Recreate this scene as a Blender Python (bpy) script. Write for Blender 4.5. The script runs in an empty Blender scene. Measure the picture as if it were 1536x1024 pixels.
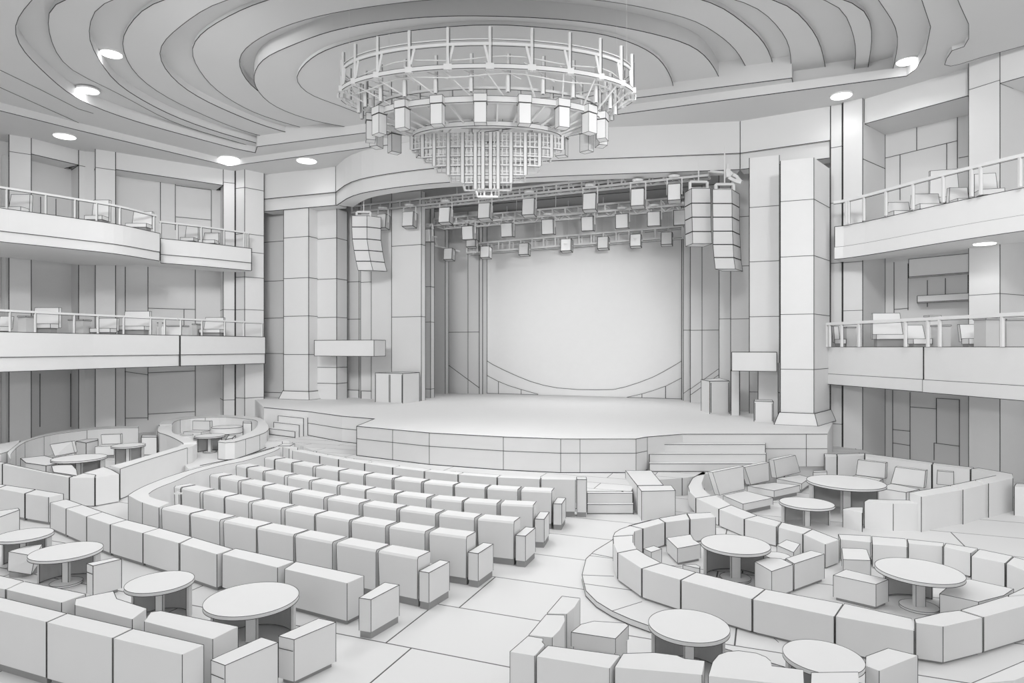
import bpy, math
from mathutils import Vector

# ------------------------------------------------------------------ set-up
SC = bpy.context.scene
COL = SC.collection
F, HX, HY, CZ = 970.0, 768.0, 520.0, 4.2          # focal length (px), vanishing point, eye height
UX, UY = 0.930, -0.3665                            # direction along the stage front
VX, VY = 0.3665, 0.930                             # direction towards the stage


def P(x, y, z):
    """Point of the photo at height z."""
    Y = (CZ - z) * F / (y - HY)
    return Vector(((x - HX) / F * Y, Y, z))


def Pxy(x, y, z):
    p = P(x, y, z)
    return (p.x, p.y)


def D(x, y, Y):
    """Point of the photo at depth Y."""
    return Vector(((x - HX) / F * Y, Y, CZ + (HY - y) * Y / F))


def V(x, v):
    """Plan point where the sight line of column x meets the plane v (parallel to the stage front)."""
    t = (x - HX) / F
    Y = v / (VX * t + VY)
    return (t * Y, Y)


def zat(y, Y):
    return CZ + (HY - y) * Y / F


# ------------------------------------------------------------------ materials
def mat(name, col, rough=0.85, noise=0.0, scale=3.0):
    m = bpy.data.materials.new(name)
    m.use_nodes = True
    nt = m.node_tree
    b = nt.nodes['Principled BSDF']
    b.inputs['Roughness'].default_value = rough
    b.inputs['Base Color'].default_value = (col, col, col, 1)
    if 'Specular IOR Level' in b.inputs:
        b.inputs['Specular IOR Level'].default_value = 0.15
    if noise:
        tc = nt.nodes.new('ShaderNodeTexCoord')
        nz = nt.nodes.new('ShaderNodeTexNoise')
        nz.inputs['Scale'].default_value = scale
        nz.inputs['Detail'].default_value = 3
        rp = nt.nodes.new('ShaderNodeMapRange')
        rp.inputs['To Min'].default_value = col * (1 - noise)
        rp.inputs['To Max'].default_value = col * (1 + noise)
        nt.links.new(tc.outputs['Object'], nz.inputs['Vector'])
        nt.links.new(nz.outputs['Fac'], rp.inputs['Value'])
        nt.links.new(rp.outputs['Result'], b.inputs['Base Color'])
    return m


M_WHITE = mat('matte_white', 0.84, noise=0.015)
M_WALL = mat('plaster_grey', 0.83, noise=0.02, scale=0.8)
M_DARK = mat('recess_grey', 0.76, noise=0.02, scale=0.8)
M_CEIL = mat('ceiling_grey', 0.78, noise=0.02, scale=0.5)
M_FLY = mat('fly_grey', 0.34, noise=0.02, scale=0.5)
M_INK = mat('dark_seam', 0.045)
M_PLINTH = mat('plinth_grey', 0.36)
M_METAL = mat('white_metal', 0.84, rough=0.5)
M_LENS = mat('lamp_face', 0.88, rough=0.6)
M_SHADE = mat('skirt_grey', 0.62)


def glow(name, s):
    m = bpy.data.materials.new(name)
    m.use_nodes = True
    b = m.node_tree.nodes['Principled BSDF']
    b.inputs['Emission Color'].default_value = (1, 1, 1, 1)
    b.inputs['Emission Strength'].default_value = s
    return m


M_GLOW = glow('lit_lamp', 2.5)


def floor_mat(name, col, tile_w, tile_h, off, ang, seam=0.012, dx=0.0, dy=0.0):
    m = bpy.data.materials.new(name)
    m.use_nodes = True
    nt = m.node_tree
    b = nt.nodes['Principled BSDF']
    b.inputs['Roughness'].default_value = 0.6
    b.inputs['Specular IOR Level'].default_value = 0.2
    tc = nt.nodes.new('ShaderNodeTexCoord')
    mp = nt.nodes.new('ShaderNodeMapping')
    mp.vector_type = 'POINT'
    mp.inputs['Rotation'].default_value = (0, 0, ang)
    mp.inputs['Location'].default_value = (dx, dy, 0)
    br = nt.nodes.new('ShaderNodeTexBrick')
    br.offset = off
    br.inputs['Scale'].default_value = 1.0
    br.inputs['Brick Width'].default_value = tile_w
    br.inputs['Row Height'].default_value = tile_h
    br.inputs['Mortar Size'].default_value = seam
    br.inputs['Mortar Smooth'].default_value = 0.1
    br.inputs['Color1'].default_value = (col, col, col, 1)
    br.inputs['Color2'].default_value = (col * 0.96, col * 0.96, col * 0.96, 1)
    br.inputs['Mortar'].default_value = (0.10, 0.10, 0.10, 1)
    nt.links.new(tc.outputs['Object'], mp.inputs['Vector'])
    nt.links.new(mp.outputs['Vector'], br.inputs['Vector'])
    nt.links.new(br.outputs['Color'], b.inputs['Base Color'])
    return m


M_FLOOR = floor_mat('floor_tiles', 0.83, 4.2, 1.5, 0.9, math.radians(21.5), dx=0.83, dy=-0.38)
M_APRON = floor_mat('apron_boards', 0.83, 3.0, 0.75, 0.4, math.radians(21.5), seam=0.010)

# ------------------------------------------------------------------ mesh builder
LW = 0.00042        # half-thickness of a seam strip per metre of distance


class MB:
    def __init__(self):
        self.v, self.f, self.m = [], [], []

    def add(self, vs, fs, mi=0):
        b = len(self.v)
        self.v += [tuple(p) for p in vs]
        self.f += [tuple(b + i for i in f) for f in fs]
        self.m += [mi] * len(fs)

    def beam(self, p, q, r, mi=0, sides=4, r2=None):
        p, q = Vector(p), Vector(q)
        d = q - p
        if d.length < 1e-5:
            return
        d.normalize()
        a = d.cross(Vector((0, 0, 1)) if abs(d.z) < 0.9 else Vector((1, 0, 0))).normalized()
        b = d.cross(a)
        r2 = r if r2 is None else r2
        vs = []
        for (c, rr) in ((p, r), (q, r2)):
            for k in range(sides):
                t = 2 * math.pi * (k + 0.5) / sides
                k2 = rr * (1.414 if sides == 4 else 1)
                vs.append(c + (a * math.cos(t) + b * math.sin(t)) * k2)
        fs = [(k, (k + 1) % sides, sides + (k + 1) % sides, sides + k) for k in range(sides)]
        fs += [tuple(range(sides))[::-1], tuple(range(sides, 2 * sides))]
        self.add(vs, fs, mi)

    def line(self, p, q, w=1.0, mi=1):
        p, q = Vector(p), Vector(q)
        self.beam(p, q, LW * w * max(4.0, (p.y + q.y) / 2), mi)

    def poly(self, pts, w=1.0, close=False, mi=1):
        n = len(pts)
        for i in range(n if close else n - 1):
            self.line(pts[i], pts[(i + 1) % n], w, mi)

    def tube(self, pts, r, mi=0, close=False, sides=4):
        n = len(pts)
        for i in range(n if close else n - 1):
            self.beam(pts[i], pts[(i + 1) % n], r, mi, sides)

    def prism(self, poly, z0, z1, ink='v', mi=0, w=1.0, taper=None, side_mi=None):
        """poly: plan points; z0/z1 numbers or lists; ink v = upright edges, t = top too, b = bottom too, '' = none"""
        n = len(poly)
        area = sum(poly[i][0] * poly[(i + 1) % n][1] - poly[(i + 1) % n][0] * poly[i][1] for i in range(n))
        if area < 0:
            poly = list(poly)[::-1]
            if isinstance(z1, list):
                z1 = z1[::-1]
        zz1 = z1 if isinstance(z1, list) else [z1] * n
        low = [(p[0], p[1], z0) for p in poly]
        tp = inset(poly, taper) if taper else poly
        top = [(tp[i][0], tp[i][1], zz1[i]) for i in range(n)]
        self.add(low + top, [tuple(range(n))[::-1], tuple(range(n, 2 * n))], mi)
        b = len(self.v) - 2 * n
        for i in range(n):
            j = (i + 1) % n
            self.f.append((b + i, b + j, b + n + j, b + n + i))
            self.m.append(mi if side_mi is None else side_mi)
        if ink:
            for i in range(n):
                a, c, e = Vector(poly[i - 1]), Vector(poly[i]), Vector(poly[(i + 1) % n])
                d1, d2 = c - a, e - c
                if d1.length < 1e-6 or d2.length < 1e-6:
                    continue
                if 'v' in ink and d1.angle(d2) > 0.35:
                    self.line(low[i], top[i], w)
                if 't' in ink or ('k' in ink and -d2.x > 0.1 * d2.length):
                    self.line(top[i], top[(i + 1) % n], w)
                if 'b' in ink:
                    self.line(low[i], low[(i + 1) % n], w)

    def box8(self, pts, ink='', mi=0, w=1.0):
        """8 corners: bottom four ring, top four ring"""
        self.add(pts, [(3, 2, 1, 0), (4, 5, 6, 7), (0, 1, 5, 4), (1, 2, 6, 5), (2, 3, 7, 6), (3, 0, 4, 7)], mi)
        if ink:
            for i in range(4):
                j = (i + 1) % 4
                self.line(pts[i], pts[j], w)
                self.line(pts[4 + i], pts[4 + j], w)
                self.line(pts[i], pts[4 + i], w)

    def obox(self, c, ax, ay, az, sx, sy, sz, ink='', mi=0, w=1.0):
        c = Vector(c)
        X, Y, Z = Vector(ax) * sx / 2, Vector(ay) * sy / 2, Vector(az) * sz / 2
        pts = [c - X - Y - Z, c + X - Y - Z, c + X + Y - Z, c - X + Y - Z,
               c - X - Y + Z, c + X - Y + Z, c + X + Y + Z, c - X + Y + Z]
        self.box8(pts, ink, mi, w)

    def cyl(self, c, r, z0, z1, n=48, mi=0, ink=False, w=1.0, r1=None):
        r1 = r if r1 is None else r1
        lo = [(c[0] + r * math.cos(2 * math.pi * k / n), c[1] + r * math.sin(2 * math.pi * k / n), z0) for k in range(n)]
        hi = [(c[0] + r1 * math.cos(2 * math.pi * k / n), c[1] + r1 * math.sin(2 * math.pi * k / n), z1) for k in range(n)]
        fs = [tuple(range(n))[::-1], tuple(range(n, 2 * n))] + [(k, (k + 1) % n, n + (k + 1) % n, n + k) for k in range(n)]
        self.add(lo + hi, fs, mi)
        if ink:
            self.poly(hi, w, True)
            self.poly(lo, w, True)

    def build(self, name, mats=None, parent=None, smooth=False):
        me = bpy.data.meshes.new(name)
        o = bpy.data.objects.new(name, me)
        COL.objects.link(o)
        off = Vector(parent['_o']) if parent is not None else Vector((0, 0, 0))
        me.from_pydata([tuple(Vector(p) - off) for p in self.v], [], self.f)
        for mm in (mats or [M_WHITE, M_INK]):
            me.materials.append(mm)
        for p, mi in zip(me.polygons, self.m):
            p.material_index = mi
            p.use_smooth = smooth and mi == 0
        me.update()
        o['_o'] = tuple(off)
        if parent is not None:
            o.parent = parent
        return o


def inset(poly, d):
    """Move every side of a plan polygon inwards by d."""
    n = len(poly)
    area = sum(poly[i][0] * poly[(i + 1) % n][1] - poly[(i + 1) % n][0] * poly[i][1] for i in range(n))
    s = 1 if area > 0 else -1
    out = []
    for i in range(n):
        a, c, e = Vector(poly[i - 1][:2]), Vector(poly[i][:2]), Vector(poly[(i + 1) % n][:2])
        d1, d2 = (c - a), (e - c)
        if d1.length < 1e-6 or d2.length < 1e-6:
            out.append(tuple(c))
            continue
        d1.normalize(); d2.normalize()
        n1, n2 = Vector((-d1.y, d1.x)) * s, Vector((-d2.y, d2.x)) * s
        b = n1 + n2
        k = b.length
        if k < 0.3:
            out.append(tuple(c + n1 * d))
            continue
        b /= k
        out.append(tuple(c + b * min(d / max(0.25, b.dot(n1)), 2.5 * abs(d) if d > 0 else d * 0.4)) if d > 0 else tuple(c + b * d / max(0.35, b.dot(n1))))
    return out


def thing(name, label, cat, loc, group=None, kind=None):
    o = bpy.data.objects.new(name, None)
    COL.objects.link(o)
    o.location = loc
    o.empty_display_size = 0.1
    o['_o'] = tuple(loc)
    tag(o, label, cat, group, kind)
    return o


def tag(o, label=None, cat=None, group=None, kind=None):
    if label: o['label'] = label
    if cat: o['category'] = cat
    if group: o['group'] = group
    if kind: o['kind'] = kind
    return o


ORD = ['first', 'second', 'third', 'fourth', 'fifth', 'sixth', 'seventh', 'eighth', 'ninth', 'tenth', 'eleventh', 'twelfth', 'thirteenth', 'fourteenth']


def spline(pts, n, closed=False):
    """Catmull-Rom through plan points, resampled to n points of even spacing."""
    pts = [Vector(p) for p in pts]
    dense = []
    m = len(pts)
    for i in range(m if closed else m - 1):
        p0 = pts[i - 1] if (closed or i > 0) else pts[0] * 2 - pts[1]
        p1, p2 = pts[i], pts[(i + 1) % m]
        p3 = pts[(i + 2) % m] if (closed or i + 2 < m) else pts[-1] * 2 - pts[-2]
        for k in range(12):
            t = k / 12
            dense.append(0.5 * ((2 * p1) + (p2 - p0) * t + (2 * p0 - 5 * p1 + 4 * p2 - p3) * t * t + (3 * p1 - p0 - 3 * p2 + p3) * t ** 3))
    dense.append(pts[0].copy() if closed else pts[-1])
    L = [0.0]
    for i in range(1, len(dense)):
        L.append(L[-1] + (dense[i] - dense[i - 1]).length)
    out, j = [], 0
    cnt = n if closed else n - 1
    for k in range(n):
        s = L[-1] * k / cnt
        while j < len(L) - 2 and L[j + 1] < s:
            j += 1
        t = (s - L[j]) / max(1e-9, L[j + 1] - L[j])
        out.append(dense[j].lerp(dense[j + 1], min(1, max(0, t))))
    return out


def block(name, label, cat, px, zt, z0=0.0, group=None, plinth=0.07, gap=0.014, ink='vk', body='body', w=0.9, extra=None):
    """A low upholstered block: top outline read at height zt; a darker recessed plinth underneath."""
    poly = [Pxy(x, y, zt) for x, y in px]
    return block_w(name, label, cat, poly, zt, z0, group, plinth, gap, ink, body, w, extra)


def block_w(name, label, cat, poly, zt, z0=0.0, group=None, plinth=0.07, gap=0.014, ink='v', body='body', w=1.0, extra=None):
    poly = inset(poly, gap)
    cx = sum(p[0] for p in poly) / len(poly); cy = sum(p[1] for p in poly) / len(poly)
    r = thing(name, label, cat, (cx, cy, z0), group)
    b = MB()
    b.prism(poly, z0 + plinth, zt, ink, w=w)
    if extra:
        extra(b)
    b.build(body, None, r)
    if plinth:
        q = MB()
        q.prism(inset(poly, 0.035), z0, z0 + plinth - 0.002, '')
        q.build('plinth', [M_PLINTH, M_INK], r)
    return r
# ------------------------------------------------------------------ floor, stage
b = MB()
b.prism([(-32, -3), (24, -3), (24, 42), (-32, 42)], -0.3, 0.0, '')
tag(b.build('floor', [M_FLOOR, M_INK]), kind='structure')

# raised apron between the front row and the stage
ap = [Pxy(x, y, 0.5) for x, y in ((434, 661), (470, 676), (507, 683), (548, 691), (590, 697), (640, 702.5), (688, 707.5), (746, 712.5), (812, 717), (866, 726), (880, 736), (946, 736))]
ap += [Pxy(956, 722, 0.5), Pxy(1030, 716, 0.5), Pxy(1120, 700, 0.5), (12.2, 20.4), (13.5, 30), (-14, 36), (-13.5, 31.5)]
ap[-1] = Pxy(396, 664, 0.5)
b = MB()
b.prism(ap, 0.002, 0.5, '')
tag(b.build('floor_apron', [M_APRON, M_INK]), kind='structure')

# platforms of the lounges
plat = [Pxy(x, y, 0.1) for x, y in ((1012, 776), (975, 780), (944, 788), (918, 810), (892, 826), (879, 838), (873, 862), (879, 886), (895, 902), (918, 916), (945, 928), (973, 938), (1030, 956), (1092, 974), (1180, 1001), (1290, 1024), (1420, 1050), (1560, 1075))]
plat += [(11, 9.5), (14, 12), (15.5, 18), (12.6, 21.5), (8, 19.2)]
b = MB()
b.prism(plat, 0.002, 0.1, '')
pts = [(p[0], p[1], 0.1) for p in plat[:18]]
b.poly(pts, 0.9)
b.poly([(p[0], p[1], 0.012) for p in plat[:18]], 1.1)
for (x, y), (x2, y2) in (((873, 862), (921, 864)), ((918, 916), (963, 902)), ((888, 830), (919, 836)), ((1128, 928), (1168, 963))):
    b.line(P(x, y, 0.102), P(x2, y2, 0.102), 0.6)
tag(b.build('floor_platform', [M_FLOOR, M_INK]), kind='structure')

pl2 = [Pxy(x, y, 0.3) for x, y in ((410, 641), (432, 655), (433, 660), (418, 668.5), (372, 682), (340, 690), (300, 698), (283, 703), (250, 672), (234, 652), (236, 636), (290, 621.5), (350, 620), (384, 622.5))]
b = MB()
b.prism(pl2, 0.002, 0.3, '')
b.poly([(p[0], p[1], 0.3) for p in pl2[:7]], 0.9)
b.poly([P(x, y, 0.302) for x, y in ((404, 650), (420, 660), (412, 667), (392, 674), (366, 682.5))], 0.8)
tag(b.build('floor_platform', [M_WHITE, M_INK]), kind='structure')

# stage deck
ZS = 1.5
front = [(535, 639), (562, 641.5), (589, 644), (644, 649), (755, 655), (841, 658), (954, 658), (971, 655)]
deck = [Pxy(x, y, ZS) for x, y in front]
right = [(5.28, 20.0), (9.75, 20.0), (11.4, 23.0), (13.5, 32), (13.5, 37.5)]
left = [(-14.5, 37.5), (-13.2, 33.2), Pxy(396, 611, ZS), Pxy(462, 617, ZS), Pxy(513, 624, ZS), Pxy(562, 628, ZS)]
poly = deck + right + left
st = thing('stage', 'broad white stage with a curved panelled front below the screen', 'stage', (0.5, 24, 0.5), kind='structure')
b = MB()
b.prism(poly, 0.502, ZS - 0.0, '')
top = [(p[0], p[1], ZS) for p in poly]
b.poly(top[:len(deck) + 2], 1.0)
b.poly(top[-4:], 1.0)
b.line(top[-1], top[0], 1.0)
low = [(p[0], p[1], 0.51) for p in deck]
b.poly(low, 1.3)
mid = [(p[0], p[1], 1.08) for p in deck]
b.poly(mid, 0.8)
for i in (0, 2, 3, 4, 5, 6, 7):
    b.line((deck[i][0], deck[i][1], 0.5), (deck[i][0], deck[i][1], ZS), 0.8 if i else 1.2)
for x in (870,):
    p = P(x, 658, ZS)
    b.line((p.x, p.y, 0.5), (p.x, p.y, ZS), 0.7)
lw = poly[-3:] + [poly[0]]
b.poly([(p[0], p[1], 1.02) for p in lw[:3]], 0.8)
b.poly([(p[0], p[1], 0.51) for p in lw[:3]], 1.2)
b.line((right[0][0], right[0][1], 1.05), (right[1][0], right[1][1], 1.05), 0.8)
b.line((9.1, 20.0, 0.5), (9.1, 20.0, ZS), 0.8)
b.build('platform', [M_WHITE, M_INK], st)

# stairs on both ends of the stage and at the end of the aisle
def stair(name, label, steps):
    """steps: list of (left plan point, right plan point, back left, back right, z0, z1)"""
    c = steps[0][0]
    r = thing(name, label, 'stairs', (c[0], c[1], steps[0][4]))
    for (a, bb, cc, dd, z0, z1) in steps:
        m = MB()
        m.prism([a, bb, dd, cc], z0, z1, 'v')
        pa, pb = (a[0], a[1], z1 - 0.004), (bb[0], bb[1], z1 - 0.004)
        m.line((a[0], a[1], z0 + 0.02), (bb[0], bb[1], z0 + 0.02), 1.0)
        m.line(pa, pb, 0.7)
        m.build('step', [M_WHITE, M_INK], r)
    return r

def at(x, Y): return ((x - HX) / F * Y, Y)
stair('stage_stairs', 'wide white stairs at the aisle end of the stage front', [
    (at(974, 19.1), at(1150, 19.1), at(974, 19.4), at(1150, 19.4), 0.502, 0.75),
    (at(974, 19.41), at(1149, 19.41), at(974, 19.68), at(1149, 19.68), 0.502, 0.98),
    (at(973, 19.69), at(1148, 19.69), at(973, 19.98), at(1148, 19.98), 0.502, 1.23)])
def sl(dv, x): 
    p = Pxy(424, 613.5, ZS) if x < 430 else Pxy(462, 617, ZS)
    return (p[0] - VX * dv, p[1] - VY * dv)
stair('stage_stairs', 'narrow white stairs beside the far corner column of the stage', [
    (sl(.8, 424), sl(.8, 462), sl(.55, 424), sl(.55, 462), 0.502, 0.76),
    (sl(.54, 424), sl(.54, 462), sl(0.29, 424), sl(0.29, 462), 0.502, 1.0),
    (sl(0.28, 424), sl(0.28, 462), sl(0.02, 424), sl(0.02, 462), 0.502, 1.25)])
y0 = P(880, 771, 0.0).y; y1 = P(880, 754, 0.25).y; y2 = P(880, 737, 0.5).y
stair('aisle_stairs', 'two low steps up from the aisle between front row and white block', [
    (at(881, y0), at(950, y0), at(881, y1 - 0.005), at(950, y1 - 0.005), 0.0, 0.25),
    (at(881, y1), at(949, y1), at(881, y2 - 0.02), at(949, y2 - 0.02), 0.0, 0.498)])

# ------------------------------------------------------------------ ceiling
b = MB()
def hole_plane(outer, hole, z, mi=0):
    """flat sheet with a hole: triangles fanned between both loops through a keyhole polygon"""
    from mathutils.geometry import tessellate_polygon
    o3 = [Vector((p[0], p[1], 0)) for p in outer]
    h3 = [Vector((p[0], p[1], 0)) for p in hole]
    tris = tessellate_polygon([o3, h3])
    vs = [(p.x, p.y, z) for p in o3 + h3]
    b.add(vs, [tuple(t) for t in tris], mi)

def riser(pts, z0, z1, close=False, ink=True):
    n = len(pts)
    for i in range(n if close else n - 1):
        a, c = pts[i], pts[(i + 1) % n]
        b.add([(a[0], a[1], z0), (c[0], c[1], z0), (c[0], c[1], z1), (a[0], a[1], z1)], [(0, 1, 2, 3)])
        if ink:
            b.line((a[0], a[1], min(z0, z1)), (c[0], c[1], min(z0, z1)), 0.9)

ZA, ZB, ZC = 13.2, 13.52, 13.95
outer = [(-34, 3.0), (24, 3.0), (24, 38), (-34, 38)]
B0 = [Pxy(x, y, ZA) for x, y in ((344, 249), (120, 196), (0, 166), (-90, 142))] + [(-21, 13.6), (-12, 13.1), (0, 13.0), (9, 13.1)] + \
     [Pxy(x, y, ZA) for x, y in ((1378, -14), (1396, 40), (1388, 80), (1374, 103), (1360, 114))]
hole_plane(outer, B0, ZA)
riser(B0, ZA, ZB, True)
# inner step with the curved left edge and the straight beam towards the stage
A_l = [(383, 229), (353, 223), (267, 200), (190, 178), (113, 148), (60, 102), (33, 77), (21, 54), (19, 38), (28, 20), (50, 0)]
A_r = [(1315, 0), (1345, 37), (1348, 63), (1338, 110)]
A_w = [Pxy(x, y, ZB) for x, y in A_l]
A_near = [(-11.2, 16.1), (-7, 14.4), (-1, 13.7), (5, 14.4), (8.6, 16.1)]
A_far = [Pxy(x, y, ZB) for x, y in A_r]
Aarc = spline([Vector(p) for p in A_w[1:] + A_near + A_far], 140)
for _ in range(14):
    Aarc = [Aarc[0]] + [Aarc[i] * 0.5 + (Aarc[i - 1] + Aarc[i + 1]) * 0.25 for i in range(1, len(Aarc) - 1)] + [Aarc[-1]]
Aarc = Aarc[::2]
H1 = [A_w[0]] + [(p.x, p.y) for p in Aarc] + [Pxy(1300, 114, ZB), Pxy(1190, 128, ZB), Pxy(1187.7, 117, ZB), Pxy(385.6, 220, ZB)]
hole_plane([(p[0] * 1.0, p[1]) for p in ((-33, 3.1), (23.5, 3.1), (23.5, 37.5), (-33, 37.5))], H1, ZB)
riser(H1[:-3], ZB, ZC)
riser(H1[-4:] + [H1[0]], ZB, 14.75)

CURV = {
 'B': ([(380, 220), (267, 186), (200, 152), (150, 126), (107, 107), (83, 77), (73, 47), (73, 30), (92, 0)], [(1271, 0), (1305, 33), (1308, 60), (1301, 107)]),
 'C': ([(430, 228), (380, 213), (333, 200), (267, 177), (213, 150), (173, 123), (147, 87), (133, 60), (135, 40), (163, 0)], [(1241, 0), (1271, 30), (1283, 63), (1283, 97), (1280, 112)]),
 'D': ([(430, 213), (367, 197), (300, 170), (240, 140), (200, 107), (184, 73), (183, 57), (200, 30), (242, 0)], [(1163, 0), (1204, 28), (1228, 60), (1238, 100), (1240, 116)]),
 'E': ([(455, 205), (400, 190), (333, 163), (283, 137), (250, 107), (238, 80), (247, 60), (283, 30), (338, 0)], [(1107, 0), (1151, 23), (1181, 60), (1186, 85), (1187, 122)]),
 'F': ([(480, 198), (430, 185), (377, 167), (327, 137), (300, 107), (287, 80), (293, 60), (320, 37), (400, 0)], [(1057, 0), (1107, 28), (1149, 68), (1165, 118)]),
 'G': ([(505, 190), (440, 165), (387, 137), (365, 113), (358, 93), (367, 73), (417, 43), (511, 17), (680, -3)], [(880, -2), (1024, 25), (1067, 45), (1104, 75), (1130, 122)]),
 'H': ([(530, 192), (467, 180), (413, 160), (388, 138), (380, 117), (393, 90), (433, 70), (511, 43), (646, 25)], [(812, 27), (929, 40), (1024, 63), (1057, 83), (1076, 110), (1085, 132)]),
 'I': ([(560, 178), (503, 156), (467, 143), (448, 127), (445, 113), (467, 87), (511, 67), (600, 48), (725, 37)], [(820, 42), (912, 53), (979, 80), (1006, 115), (1012, 145)]),
}
ZIN = {'A': 13.95, 'B': 13.82, 'C': 14.15, 'D': 14.03, 'E': 14.3, 'F': 14.17, 'G': 14.42, 'H': 13.92, 'I': 13.80}
names = 'ABCDEFGHI'
NS = 72
curves = {}
for k, nm in enumerate(names):
    if nm == 'A':
        pts = [Vector(p) for p in A_w] + [Vector(p) for p in A_near] + [Vector(p) for p in A_far]
    else:
        ze = min(ZIN[nm], ZIN[names[k - 1]])
        l = [Vector(Pxy(x, y, ze)) for x, y in CURV[nm][0]]
        r = [Vector(Pxy(x, y, ze)) for x, y in CURV[nm][1]]
        mid = []
        if CURV[nm][0][-1][1] >= 0 and CURV[nm][0][-1][1] < 20 and CURV[nm][0][-1][0] < 450:
            W = (r[0] - l[-1]).length
            for t in (0.25, 0.5, 0.75):
                q = l[-1].lerp(r[0], t)
                mid.append(Vector((q.x, q.y - 0.11 * W * 4 * t * (1 - t))))
        pts = l + mid + r
    s = [p - pts[0] for p in ()]
    d0 = (pts[0] - pts[1]).normalized(); d1 = (pts[-1] - pts[-2]).normalized()
    pts = [pts[0] + d0 * 4.5] + pts + [pts[-1] + d1 * 4.0]
    cvd = spline(pts, NS * 3)
    for _ in range(14):
        cvd = [cvd[0]] + [cvd[i] * 0.5 + (cvd[i - 1] + cvd[i + 1]) * 0.25 for i in range(1, len(cvd) - 1)] + [cvd[-1]]
    curves[nm] = spline(cvd[::3] + [cvd[-1]], NS)
for k, nm in enumerate(names):
    cv = curves[nm]
    z = ZIN[nm]
    if nm != 'A':
        riser([(p.x, p.y) for p in cv], ZIN[names[k - 1]], z)
    if nm != 'I':
        nx = curves[names[k + 1]]
        vs = [(p.x, p.y, z) for p in cv] + [(p.x, p.y, z) for p in nx]
        b.add(vs, [(i, i + 1, NS + i + 1, NS + i) for i in range(NS - 1)])
    else:
        b.add([(p.x, p.y, z) for p in cv], [tuple(range(NS))])
# closing sheet above everything so no daylight leaks through the coves
b.add([(-34, 3, 14.9), (24, 3, 14.9), (24, 38, 14.9), (-34, 38, 14.9)], [(0, 1, 2, 3)])
for pts in (((0, 105), (60, 134), (117, 163)), ((0, 131), (60, 158), (118, 184)), ((117, 163), (140, 170))):
    b.poly([P(x, y, ZB - 0.004) for x, y in pts], 0.8)
yl = [Pxy(x, y, 13.06) for x, y in ((1425, -30), (1440, 8), (1453, 36), (1453, 58), (1446, 70), (1428, 76), (1420, 88), (1417, 97), (1426, 99), (1440, 96), (1475, 85), (1640, 40), (1640, -60))]
b.prism(yl, 13.06, 13.22, 'b', w=0.8)
tag(b.build('ceiling', [M_CEIL, M_INK]), kind='structure')

DL = [(167, 79, 14.15, 'third curved cove'), (132, 134, 13.9, 'outer curved cove'), (97, 203, 13.2, 'flat margin above the second side pillar'), (344, 237, 13.52, 'ceiling corner above the far balcony'),
      (460, 240, 13.2, 'flat margin before the far end of the proscenium'), (1361, 90, 13.52, 'inner margin above the near upper balcony'), (1262, 142, 13.2, 'margin above the corner pier by the near balcony'), (1477, 363, 7.33, 'underside of the upper balcony above the shelf')]
for (x, y, z, where) in DL:
    p = P(x, y, z)
    r = thing('ceiling_downlight', 'round lit recessed downlight in the ' + where, 'ceiling light', p, 'recessed ceiling downlights')
    rr = 14.0 / F * p.y
    m = MB(); m.cyl((p.x, p.y), rr * 1.12, z - 0.05, z + 0.02, 32, ink=False); m.build('trim_ring', [M_METAL, M_INK], r)
    m = MB(); m.cyl((p.x, p.y), rr, z - 0.07, z - 0.052, 32); m.build('lens', [M_GLOW], r)

# ------------------------------------------------------------------ proscenium fascia and stage house
def wallstrip(m, pts, z0, z1, th, ink=True, mi=0):
    """a standing band along plan points, thickened away from the audience"""
    n = len(pts)
    back = []
    for i in range(n):
        a = Vector(pts[max(0, i - 1)]); c = Vector(pts[min(n - 1, i + 1)])
        d = (c - a).normalized()
        nn = Vector((-d.y, d.x))
        back.append(Vector(pts[i]) + nn * th)
    for i in range(n - 1):
        q = [pts[i], pts[i + 1], back[i + 1], back[i]]
        vs = [(p[0], p[1], z0) for p in q] + [(p[0], p[1], z1) for p in q]
        m.add(vs, [(3, 2, 1, 0), (4, 5, 6, 7), (0, 1, 5, 4), (2, 3, 7, 6)] + ([(3, 0, 4, 7)] if i == 0 else []) + ([(1, 2, 6, 5)] if i == n - 2 else []), mi)
        if ink:
            m.line((pts[i][0], pts[i][1], z0), (pts[i + 1][0], pts[i + 1][1], z0), 1.0)

fa = [(-13.2, 33.9), (-8.8, 32.3)]
fb = [(p.x, p.y) for p in spline([Vector(p) for p in ((-8.8, 32.3), (-7.6, 30.4), (-6.1, 29.2), (-3.6, 28.05), (-0.5, 27.3), (2.3, 26.75), (5.6, 26.3), (9.1, 25.8))], 26)]
fc = [(9.1, 25.8), (11.9, 24.2)]
b = MB()
for seg in (fa, fb, fc):
    wallstrip(b, seg, 11.92, 13.2, 0.8)
    off = [(p[0] + VX * 0.12, p[1] + VY * 0.12) for p in seg]
    wallstrip(b, off, 11.3, 11.92, 0.8)
for p in (fa[1], fc[0]):
    b.line((p[0], p[1], 11.3), (p[0], p[1], 13.2), 1.1)
tag(b.build('trim_1', [M_WALL, M_INK]), kind='structure')

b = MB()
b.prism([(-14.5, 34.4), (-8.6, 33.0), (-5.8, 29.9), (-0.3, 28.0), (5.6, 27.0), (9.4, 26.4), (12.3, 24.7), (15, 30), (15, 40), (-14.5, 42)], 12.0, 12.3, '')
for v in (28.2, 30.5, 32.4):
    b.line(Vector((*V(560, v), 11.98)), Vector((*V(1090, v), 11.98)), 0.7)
tag(b.build('ceiling_stage', [M_FLY, M_INK]), kind='structure')

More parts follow.
